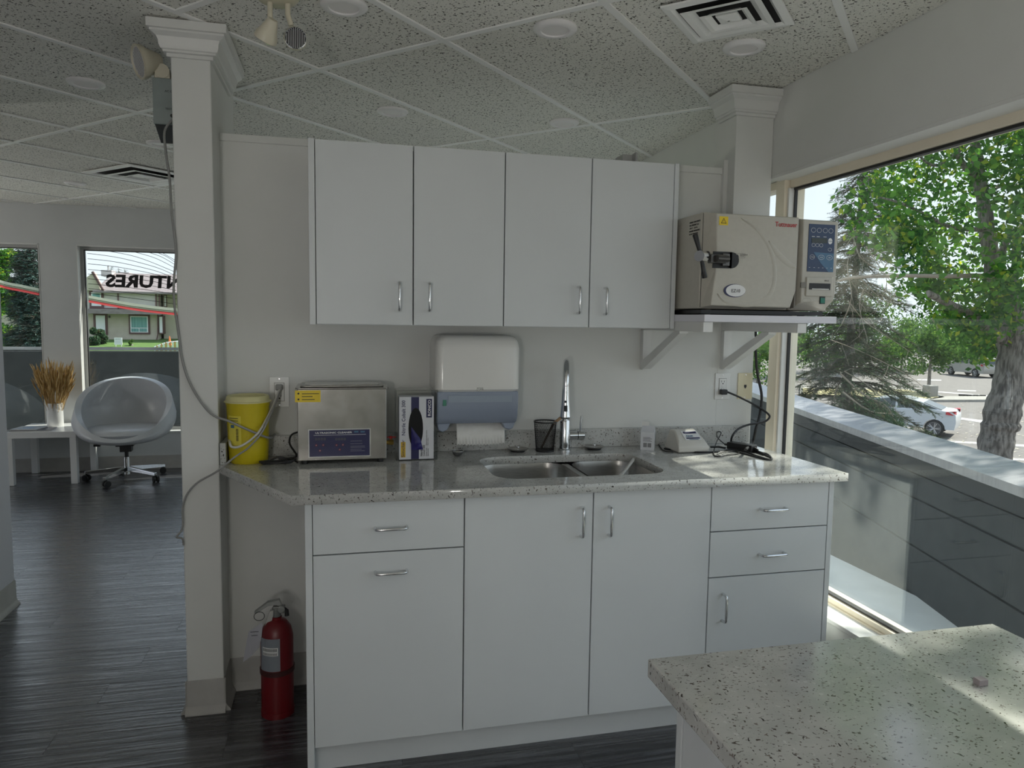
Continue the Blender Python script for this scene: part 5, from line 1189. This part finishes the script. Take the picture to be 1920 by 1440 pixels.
for L in ([(1575, 610), (1600, 560), (1592, 500), (1598, 450), (1610, 400)], [(1600, 440), (1610, 480), (1650, 510), (1690, 540), (1730, 560)], [(1570, 524), (1650, 512), (1700, 517), (1790, 522)], [(1618, 450), (1640, 490), (1660, 530), (1640, 590)], [(1690, 520), (1670, 560), (1640, 610)],
          [(1590, 560), (1620, 600), (1680, 640), (1740, 680)], [(1620, 540), (1612, 580), (1630, 640)], [(1560, 470), (1590, 460), (1604, 430), (1590, 410)], [(1650, 512), (1680, 470), (1700, 430)], [(1610, 520), (1660, 560), (1720, 575), (1765, 620)], [(1580, 700), (1640, 730), (1700, 790)], [(1560, 640), (1620, 660), (1700, 700), (1742, 740)]):
    dd = random.uniform(9.5, 11.5); Q = catmull([atd(u+random.uniform(-4, 4), v+random.uniform(-4, 4), dd+random.uniform(-.3, .3)) for u, v in L], 5); mb.tube(Q, [.009, .003], 5)
    for q in Q[::2]:
        e_ = q+rv(.35)+Vector((0, 0, -.1)); mb.tube([q, q.lerp(e_, .5)+rv(.04), e_], [.004, .0015], 3)
part('twigs', mb, TWIG, part_t, kind='stuff')
lowb = atd(1640, 780, 10.8)
# low drooping spruce bough in front of the white car
bo = thing('spruce_bough', atd(1600, 720, 11), 'drooping green spruce bough hanging in front of the white car', 'branch'); mb, f2 = MB(), MB()
for L in ([(1575, 700), (1620, 740), (1660, 760), (1680, 790), (1700, 815)], [(1580, 735), (1630, 770), (1670, 775)], [(1650, 755), (1672, 780), (1690, 805)]):
    Q = catmull([atd(u, v, 10.8+random.uniform(-.3, .3)) for u, v in L], 6); mb.tube(Q, [.016, .004], 5)
    for i, q in enumerate(Q[3:]):
        for _ in range(16):
            sd = (rv()+Vector((.3, 0, -.5))).normalized(); p0 = q+rv(.10); f2.add([p0, p0+sd*.10, p0+sd*.05+rv(.02)], [(0, 1, 2)])
part('boughs', mb, TWIG, bo, kind='stuff'); part('needles', f2, NEED, bo, kind='stuff')

def lawnz2(y_):
    L_ = [(9, -2.9), (46, -1.75), (57, -.95), (63, -.52), (120, .4)]
    for (a, za), (b, zb_) in zip(L_, L_[1:]):
        if y_ <= b: return za+(zb_-za)*(y_-a)/(b-a)
    return .4
# far trees behind the lot
def lump_tree(u, v0, v1, t, wpx, lab, m=LEAFD, n=26, size=None, trunk=None, per=46):
    gz = onz(u, v1, GZ); base = atd(u, v1, t); base.z = GZ if base.x > 2.5 else lawnz2(base.y)
    tr = thing('leafy_tree', base, lab, 'tree', None); W = wpx*t/FPX/2; top = atd(u, v0, t); z1 = top.z; z0_ = atd(u, v1, t).z
    part('trunk', MB().tube([base, Vector((base.x, base.y, z0_+(z1-z0_)*.6))], [.12, .05] if not trunk else trunk, 8), BARK, tr, smooth=60)
    cl = []
    for _ in range(n):
        q = rv(); cl.append((Vector((base.x, base.y, (z0_+z1)/2))+Vector((q.x*W, q.y*W, q.z*(z1-z0_)/2)), W*random.uniform(.25, .4)))
    mb = MB(); s = size or t*.0022
    for c, r in cl:
        for _ in range(int(per*4.5)): add_leaf(mb, c+rv(r*1.1), s*random.uniform(.7, 1.3))
    part('foliage', mb, m, tr, kind='stuff'); return tr
lump_tree(1743, 610, 700, 46, 105, 'small round tree in the parking island with a concrete base', n=22)
for i, (u, v0, v1, t, wd, lab) in enumerate(((1530, 540, 700, 60, 120, 'far dark tree just right of the mullion'), (1610, 560, 705, 66, 140, 'far tree behind the ragged spruce'), (1690, 575, 690, 70, 130, 'far tree between the spruce and the small round tree'),
      (1790, 590, 672, 74, 120, 'far tree behind the left end of the beige car'), (1850, 600, 670, 76, 110, 'far tree directly behind the beige car'), (1930, 590, 668, 80, 140, 'far tree behind the blue car'), (1450, 560, 720, 55, 90, 'far tree seen through the narrow pane'), (1446, 380, 740, 38, 110, 'dense green tree behind the narrow pane next to the mullion'), (1420, 470, 740, 44, 120, 'second dense green tree behind the narrow pane'), (2020, 570, 668, 80, 150, 'far tree outside the right edge'))):
    lump_tree(u, v0, v1, t, wd, lab, n=18, per=60)
# parking lot details
def gquad(pts, z, h=.0):
    P_ = [onz(u, v, z) for u, v in pts]; return MB().prism([(p.x, p.y) for p in P_], 'z', z, z+h)
struct('trim_kerb_island', gquad([(1500, 742), (1500, 725), (1700, 728), (1765, 745), (1770, 749), (1740, 754)], GZ+.002, .14), CONC)
struct('trim_kerb_grass', gquad([(1505, 739), (1505, 728), (1700, 731), (1760, 745), (1730, 748)], GZ+.143, .02), DRYG)
struct('trim_kerb_long', gquad([(1740, 754), (1762, 747), (2100, 747), (2100, 753)], GZ+.002, .14), CONC)
for k_, L in enumerate(([(1700, 822), (1960, 836), (1960, 840), (1700, 825)], [(1800, 857), (1990, 862), (1990, 866), (1800, 860)], [(1785, 781), (1850, 789), (1850, 794), (1785, 784)], [(1750, 733), (1900, 745), (1900, 747), (1750, 735)], [(1720, 711), (1765, 712), (1765, 714), (1720, 713)], [(1795, 731), (1830, 732), (1830, 734), (1795, 733)], [(1915, 890), (1990, 893), (1990, 898), (1915, 895)])):
    struct('trim_road_line', gquad(L, GZ+.004, .004), LINE)
dark_shade = None
p = onz(1743, 748, GZ); cb_ = tag(part('concrete_block', MB().box(p.x-.3, p.x+.3, p.y-.3, p.y+.3, GZ+.15, GZ+.82), CONC, bevel=.03), 'concrete block around the base of the small round tree', 'block'); move_origin(cb_, (p.x, p.y, GZ+.15))
for i, (u, v) in enumerate(((1803, 743), (1925, 741))):
    p = onz(u, v, GZ); q = onz(u+46, v+1, GZ); t = thing('parking_stop', (p.x, p.y, GZ), ['crumbling wheel stop on the asphalt left of the thick trunk', 'crumbling wheel stop right of the thick trunk'][i], 'wheel stop')
    d = (q-p)/7
    for k_ in range(7):
        c = p+d*k_; part('chunk', MB().box(c.x-.14, c.x+.14, c.y-.10, c.y+.10, GZ+.001, GZ+random.uniform(.08, .16)), mat('old rubber', (.06, .055, .05), .9), t)
# fallen leaves on the asphalt (uncountable litter)
mb = MB()
for _ in range(420):
    p = onz(random.uniform(1600, 1990), random.uniform(752, 905), GZ+.012); s = random.uniform(.05, .09); mb.add([p+Vector((s, 0, 0)), p+Vector((0, s*.7, .01)), p+Vector((-s, 0, 0)), p+Vector((0, -s*.7, .01))], [(0, 1, 2, 3)])
lit = part('leaf_litter', mb, mat('pale dry leaf', (.50, .46, .36), .8), kind='stuff'); lit['label'] = 'pale dry leaves scattered over the asphalt'; lit['category'] = 'leaves'

# ---- cars
TYRE = mat('tyre', (.015, .015, .016), .8); RIM = mat('alloy rim', (.50, .50, .52), .3, .8); CGL = mat('car glass', (.02, .035, .04), .06, spec=.8); TAIL = mat('tail light', (.45, .02, .03), .2)
def car(front, rear, width, H, prof, green, paint, lab, wheels, wr, suv=False):
    fr_, re = Vector(front), Vector(rear); d = (re-fr_); L = d.length; d.normalize(); n = Vector((-d.y, d.x, 0))   # x: front->rear, n: left/away
    if n.dot(CAM-fr_) > 0: n = -n
    t = thing('car', fr_.lerp(re, .5), lab, 'car')
    def X(x, y_, z): return fr_+d*(x*L)+n*y_+Vector((0, 0, z*H))
    def loft(sec, m, nm, y0, y1, parent=t, **k):
        A = [X(x, y0(x, z) if callable(y0) else y0, z) for x, z in sec]; B = [X(x, y1(x, z) if callable(y1) else y1, z) for x, z in sec]; n_ = len(sec)
        return part(nm, MB().add(A+B, [tuple(range(n_)), tuple(range(n_, 2*n_))[::-1]]+[(i, (i+1) % n_, n_+(i+1) % n_, n_+i) for i in range(n_)]), m, parent, **k)
    body = list(prof)
    # wheel arches cut into the lower edge
    low = []
    for w_ in sorted(wheels, reverse=True):
        for i in range(9):
            a = PI*i/8; low.append((w_+(wr*1.13/L)*math.cos(a), (wr*.95+wr*1.13*math.sin(a))/H))
    zb_ = .17
    low = [(x, max(z, zb_)) for x, z in low]
    tap = lambda side: (lambda x, z: (0.0 if side == 0 else width)+(1 if side == 0 else -1)*(.05*max(0, (z-.35))*2+.10*max(0, .06-x)*6+.10*max(0, x-.94)*6))
    loft(body+low, paint, 'body', tap(0), tap(1), smooth=50)
    gt = lambda side: (lambda x, z: (.09 if side == 0 else width-.09)+(1 if side == 0 else -1)*(max(0, z-.6)*.42))
    loft(green, paint, 'roof', gt(0), gt(1), smooth=50)
    cx_ = sum(x for x, z in green)/len(green); cz_ = sum(z for x, z in green)/len(green)
    gi = [((x-cx_)*.90+cx_, (z-cz_)*.78+cz_+.005) for x, z in green]
    side = MB()
    for k_, (a, b) in enumerate(((0, .47), (.5, .80), (.82, 1))):
        xa = min(x for x, z in gi); xb = max(x for x, z in gi); lo, hi = xa+(xb-xa)*a, xa+(xb-xa)*b
        pl_ = clip([(x, z) for x, z in gi], (lo, hi, 0, 2))
        if pl_ and len(pl_) > 2:
            part('side_window', MB().add([X(x, gt(0)(x, z)-.012, z) for x, z in pl_], [tuple(range(len(pl_)))]), CGL, t)
    # windscreen and rear glass
    gl_ = sorted(green, key=lambda p: p[0]); 
    f0, f1 = green[0], green[1]; r0, r1 = green[-1], green[-2]
    for (a, b, sg, nm) in ((f0, f1, -1, 'windscreen'), (r0, r1, 1, 'rear_window')):
        ya, yb2 = gt(0)(*a)+.06, gt(1)(*a)-.06; yc_, yd2 = gt(0)(*b)+.06, gt(1)(*b)-.06; off = d*(.02*sg)+Vector((0, 0, .012))
        p_, q_ = X(a[0], ya, a[1]).lerp(X(b[0], yc_, b[1]), .08), X(a[0], yb2, a[1]).lerp(X(b[0], yd2, b[1]), .08); r_, s_ = X(b[0], yd2, b[1]).lerp(X(a[0], yb2, a[1]), .1), X(b[0], yc_, b[1]).lerp(X(a[0], ya, a[1]), .1)
        part(nm, MB().quad(p_+off, q_+off, r_+off, s_+off), CGL, t)
    for w_ in wheels:
        for y_, sg in ((-.005, -1), (width-.2+.005, 1)):
            c = X(w_, y_, 0)+Vector((0, 0, wr)); wl = part('wheel', MB().cyl(c, c+n*.2, wr, n=28), TYRE, t, smooth=40, bevel=.02)
            fc_ = c-n*.006 if sg < 0 else c+n*.206
            part('rim', MB().cyl(fc_, fc_+n*.004*sg, wr*.72, n=24), mat('rim shade', (.06, .06, .065), .5), wl)
            sp_ = MB().lathe([(wr*.64, -.002), (wr*.74, -.004), (wr*.74, .004), (wr*.64, .004)], fc_, 24, M_=n.to_track_quat('Z', 'Y').to_matrix())
            for k_ in range(5):
                for o_ in (-.16, .16):
                    a = 2*PI*k_/5+o_; e_ = fc_+(d*math.cos(a)+Vector((0, 0, 1))*math.sin(a))*wr*.66; sp_.tube([fc_+n*.004*sg, e_+n*.004*sg], wr*.055, 5)
            part('spokes', sp_, RIM, wl)
    zt = .62 if suv else .66
    for y_ in (.02, width-.02):
        sg = 1 if y_ < 1 else -1
        part('tail_light', MB().box(0, 1, 0, 1, 0, 1).__class__().add([X(.93+.065*a, y_-sg*.035 if a == 0 else y_+sg*(.04+.25*(a > .99)), zt-.05+.10*b_) for a, b_ in ((0, .2), (.9, 0), (1.0, 0), (1.0, 1), (.9, 1.2), (0, .9))], [(0, 1, 2, 3, 4, 5)]), TAIL, t, solid=.02)
    part('door_seam', MB().add([X(.42, -.006+tap(0)(.42, .5), .22), X(.423, -.006+tap(0)(.42, .5), .22), X(.423, -.006+tap(0)(.42, .5), .62), X(.42, -.006+tap(0)(.42, .5), .62)], [(0, 1, 2, 3)]), GASK, t)
    for x in (.37, .60):
        c = X(x, tap(0)(x, .56)-.03, .585); part('door_handle', MB().tube([c-d*.08, c+d*.08], .014, 6), paint, t)
    return t
sprof = [(.0, .22), (.0, .40), (.03, .50), (.12, .575), (.27, .63), (.30, .655), (.62, .685), (.86, .72), (.97, .70), (.995, .62), (1.0, .42), (.99, .22)]
sgreen = [(.25, .64), (.40, .93), (.50, .995), (.62, .99), (.74, .92), (.90, .715)]
PW = mat('white car paint', (.50, .53, .56), .15, spec=.7)
def by_len(u0, v0, u1, L):
    r = onz(u0, v0, GZ); lo, hi = v0-60*(1 if v0 > 760 else .25), v0
    for _ in range(30):
        m_ = (lo+hi)/2
        if (onz(u1, m_, GZ)-r).length > L: lo = m_
        else: hi = m_
    return r, (onz(u1, (lo+hi)/2, GZ)-r).normalized()
r1, dd = by_len(1790, 823, 1543, 4.85)
car(r1+dd*4.85, r1, 1.82, 1.45, sprof, sgreen, PW, 'white sedan parked behind the spruce bough', (.19, .85), .335)
uprof = [(.0, .20), (.0, .42), (.03, .52), (.16, .60), (.26, .62), (.60, .64), (.97, .66), (.995, .60), (1.0, .30), (.985, .20)]
ugreen = [(.22, .62), (.38, .92), (.48, .985), (.80, .985), (.93, .95), (.985, .66)]
r2, d2 = by_len(1843, 709, 1768, 4.75)
car(r2+d2*4.75, r2, 1.85, 1.72, uprof, ugreen, mat('champagne car paint', (.34, .33, .30), .2, spec=.7), 'beige sport utility car parked left of the thick trunk', (.19, .80), .37, True)
r3, d3 = by_len(1960, 711, 1892, 4.6)
car(r3+d3*4.6, r3, 1.8, 1.46, sprof, sgreen, mat('light blue car paint', (.18, .26, .38), .2, spec=.7), 'light blue car partly behind the thick trunk', (.185, .80), .33)

# ---- townhouse behind the lawn (seen through the far windows)
HY = 62.0
STU = noisy('cream stucco', (.46, .41, .34), (.52, .47, .40), 2, .9, .2, detail=6); STW = noisy('white stucco', (.52, .48, .47), (.57, .53, .52), 2, .9); STL = noisy('light cream stucco', (.46, .42, .33), (.50, .46, .37), 2, .9)
SHIN = noisy('brown grey shingles', (.20, .165, .165), (.27, .235, .24), 3, .95, .3, (1, 1, 4), 6); BRN = mat('brown trim board', (.13, .07, .07), .7); WIN = mat('white window frame', (.74, .75, .78), .5); CURT = noisy('teal curtains', (.10, .26, .26), (.22, .42, .41), 5, .6, stretch=(3, 1, .05))
ho = thing('townhouse', ony(230, 637, HY), 'cream and white stucco townhouse with brown trim beyond the lawn', 'house')
def hb(u0, v0, u1, v1, y0, y1): 
    um, vm = (u0+u1)/2, (v0+v1)/2
    return MB().box(ony(u0, vm, HY).x, ony(u1, vm, HY).x, y0, y1, ony(um, v1, HY).z, ony(um, v0, HY).z)
part('lower_wall', hb(120, 586, 297, 660, HY, HY+8), STU, ho)
part('upper_wall', hb(150, 543, 297, 586, HY-.6, HY+8), STW, ho)
part('side_wing', hb(302, 543, 420, 660, HY+.8, HY+9), STL, ho)
def roofm(us, ve, vr, y0, y1):
    xl, xr = ony(us[0], ve, HY).x, ony(us[1], ve, HY).x; ze, zr = ony(us[0], ve, HY).z, ony(us[0], vr, HY).z; ym = (y0+y1)/2; xi = ony(us[2], vr, HY).x
    return MB().add([(xl, y0, ze), (xr, y0, ze), (xr, y1, ze), (xl, y1, ze), (xi, ym, zr), (xr, ym, zr), (xl, y0, ze-.15), (xr, y0, ze-.15), (xr, y1, ze-.15), (xl, y1, ze-.15)], [(0, 1, 5, 4), (3, 4, 5, 2), (0, 4, 3), (1, 2, 5), (0, 6, 7, 1), (6, 9, 8, 7)])
rf = part('roof', roofm((182, 430, 186), 546, 506, HY-1.1, HY+9), SHIN, ho)
gm = MB(); gx = [ony(u, 545, HY).x for u in (140, 196)]; gz_ = ony(160, 545, HY).z; ga = ony(181, 512, HY)
gm.add([(gx[0], HY-.9, gz_), (gx[1], HY-.9, gz_), (ga.x, HY-.9, ga.z), (gx[0], HY+.0, gz_), (gx[1], HY+.0, gz_), (ga.x, HY+.0, ga.z)], [(0, 1, 2), (5, 4, 3), (0, 3, 4, 1), (1, 4, 5, 2), (2, 5, 3, 0)])
part('gable', gm, STL, ho)
part('barge_board', MB().tube([(ga.x, HY-1.0, ga.z+.05), (gx[1]+.2, HY-1.0, gz_)], .12, 4), BRN, ho)
part('porch_roof', hb(170, 580, 309, 589, HY-1.2, HY), SHIN, ho)
ch1 = part('chimney', hb(167, 502, 188, 514, HY+3, HY+4.2), STW, ho); ch2_ = part('chimney', hb(197, 505, 216, 511, HY+4, HY+5), STW, ho)
part('chimney_pot', hb(176, 493, 178, 502, HY+3.5, HY+3.7), mat('flue', (.3, .3, .3), .6), ch1)
def hwin(u0, v0, u1, v1, yy, bar=True, fr=3.2):
    w0 = part('window_trim', hb(u0, v0, u1, v1, yy-.10, yy), BRN, ho); part('window_frame', hb(u0+fr, v0+fr, u1-fr, v1-fr, yy-.14, yy-.10), WIN, w0)
    part('pane', hb(u0+fr+2, v0+fr+2, u1-fr-2, v1-fr-9, yy-.16, yy-.14), CURT, w0)
    if bar:
        um = (u0+u1)/2; part('pane', hb(u0+fr+2, v1-fr-7.5, um-.8, v1-fr-1.5, yy-.16, yy-.14), CURT, w0); part('pane', hb(um+.8, v1-fr-7.5, u1-fr-2, v1-fr-1.5, yy-.16, yy-.14), CURT, w0)
hwin(242, 589.5, 281.5, 626.5, HY); hwin(173, 545, 199, 578, HY-.6, False, 4)
fr_ = part('door_trim', hb(176, 588, 202, 628, HY-.08, HY), BRN, ho); dr_ = part('door', hb(181, 591.5, 198, 627, HY-.14, HY-.08), WIN, fr_)
for a, b in ((224.7, 227), (295, 297.5), (301, 303.5)): part('trim_board', hb(a, 545, b, 581, HY-.68, HY-.6), BRN, ho)
part('trim_board', hb(173, 578, 297, 581, HY-.68, HY-.6), BRN, ho)
for (u0, v0, u1, v1) in ((303, 552, 309, 576), (298, 592, 306, 626), (329, 590, 334, 622)):
    w0 = part('narrow_window', hb(u0, v0, u1, v1, HY+.70, HY+.8) if u0 > 300 else hb(u0, v0, u1, v1, HY-.04, HY+.8), BRN, ho); part('pane', hb(u0+1.3, v0+2, u1-1.3, v1-2, HY-.06 if u0 < 300 else HY+.66, HY+.8), WIN, w0)
part('downspout', MB().tube([ony(295.8, 589, HY-.1), ony(295.8, 628, HY-.1), ony(293, 640, HY-.1)], .05, 6), BRN, ho)
part('porch_lamp', hb(204.5, 592, 207, 596, HY-.12, HY), BLACK, ho)
# second house glimpse left
h2_ = thing('neighbour_house', ony(-20, 640, HY+6), 'pale house glimpsed behind the trees in the left window', 'house')
part('wall', hb(-160, 560, 24, 650, HY+6, HY+12), STU, h2_); part('roof', MB().prism([(ony(-170, 562, HY+6).x-1, ony(-170, 562, HY).z), (ony(28, 562, HY+6).x, ony(28, 562, HY).z), (ony(-20, 520, HY).x, ony(-20, 520, HY).z), (ony(-160, 520, HY).x, ony(-160, 520, HY).z)], 'y', HY+5.4, HY+12), SHIN, h2_)
w0 = part('window_frame', hb(4, 590, 18, 624, HY+5.9, HY+6), WIN, h2_); part('pane', hb(5.5, 592, 16.5, 610, HY+5.86, HY+5.9), CURT, w0); part('pane', hb(5.5, 613, 16.5, 622, HY+5.86, HY+5.9), CURT, w0)
LZ = [(9, -2.9), (46, -1.75), (57, -.95), (63, -.52), (120, .4)]
def lawnz(y_):
    for (a, za), (b, zb_) in zip(LZ, LZ[1:]):
        if y_ <= b: return za+(zb_-za)*(y_-a)/(b-a)
    return .4
def treepx(u, v1, t, h_px, m, lab, r_px, kind='spruce', nb=90, dens=16):
    base = atd(u, v1, t); h = h_px*t/FPX+base.z; base.z = lawnz(base.y); h -= base.z; r = r_px*t/FPX
    if kind == 'spruce': return spruce(base, h, (0, 0), r, lab, nb, m, 1.0, dens, .12, spray=t*.0095, droop=.25, z0=.03)
treepx(62, 655, 34, 205, NEEDB, 'blue green spruce seen through the left far window', 52, nb=260, dens=42)
lump_tree(0, 440, 655, 38, 90, 'leafy green tree at the left edge of the left far window', LEAF, n=40, per=70, size=.10)
lump_tree(176, 618, 652, 55, 44, 'bushy pine shrub in front of the white townhouse door', NEED, n=14, per=110, size=.085)
lump_tree(247, 637, 652, 55, 14, 'small yellow green shrub on the lawn', LEAFD, n=6, per=60, size=.06)
for u, v in ((210, 499), (223, 502), (234, 504)): spruce(Vector((atd(u, 530, 90).x, atd(u, 530, 90).y, .1)), atd(u, v, 90).z-.1, (0, 0), 1.3, {210: 'leftmost of three far spruce tips above the townhouse roof', 223: 'middle of three far spruce tips above the roof', 234: 'rightmost of three far spruce tips above the roof'}[u], 50, NEEDB, 1, 12, .08, spray=.3, z0=.1)
sg = thing('yard_sign', atd(221, 652, 54), 'white notice board on two posts on the lawn', 'sign')
a, b = atd(214, 633, 54), atd(228, 646.5, 54)
part('board', MB().box(a.x, b.x, a.y, a.y+.04, b.z, a.z), mat('sign white', (.75, .75, .78), .5), sg)
for x in (a.x+.06, b.x-.1): part('post', MB().box(x, x+.04, a.y+.04, a.y+.08, lawnz(a.y), a.z-.05), WIN, sg)
text('NOTICE', .11, (a.x+.06, a.y-.004, a.z-.15), (1, 0, 0), (0, 0, 1), BLACKP, sg, width=(b.x-a.x)*.7)
for k_ in range(3): part('print_line', MB().box(a.x+.05, b.x-.05-.06*(k_ % 2), a.y-.004, a.y, a.z-.25-.08*k_, a.z-.23-.08*k_), mat('sign grey', (.35, .36, .42), .6), sg)
# orange slatted barricade and cone
bf = thing('slatted_fence', atd(312, 656, 50), 'orange and white slatted fence at the right of the lawn', 'fence'); ORG = mat('orange slat', (.50, .22, .09), .7)
part('rail', MB().tube([atd(289, 651, 50), atd(312, 642.5, 50.5), atd(350, 638, 51)], .045, 6), WIN, bf)
for k_ in range(15):
    u = 290+k_*4.2; vt = 650-(u-289)*.42 if u < 309 else 642-(u-309)*.10; p = atd(u, vt, 50+k_*.07); part('slat', MB().box(p.x-.04, p.x+.04, p.y-.012, p.y+.012, lawnz(p.y), p.z), ORG if k_ % 2 else WIN, bf)
p = ony(318, 637, 58); p.z = lawnz(58)-.005; cn = tag(part('traffic_cone', MB().lathe([(.0, 0), (.18, 0), (.18, .03), (.13, .04), (.04, .66), (.03, .7), (0, .7)], p, 16), mat('cone orange', (.70, .16, .04), .5), smooth=40), 'small orange traffic cone beyond the slatted fence', 'cone'); move_origin(cn, p)
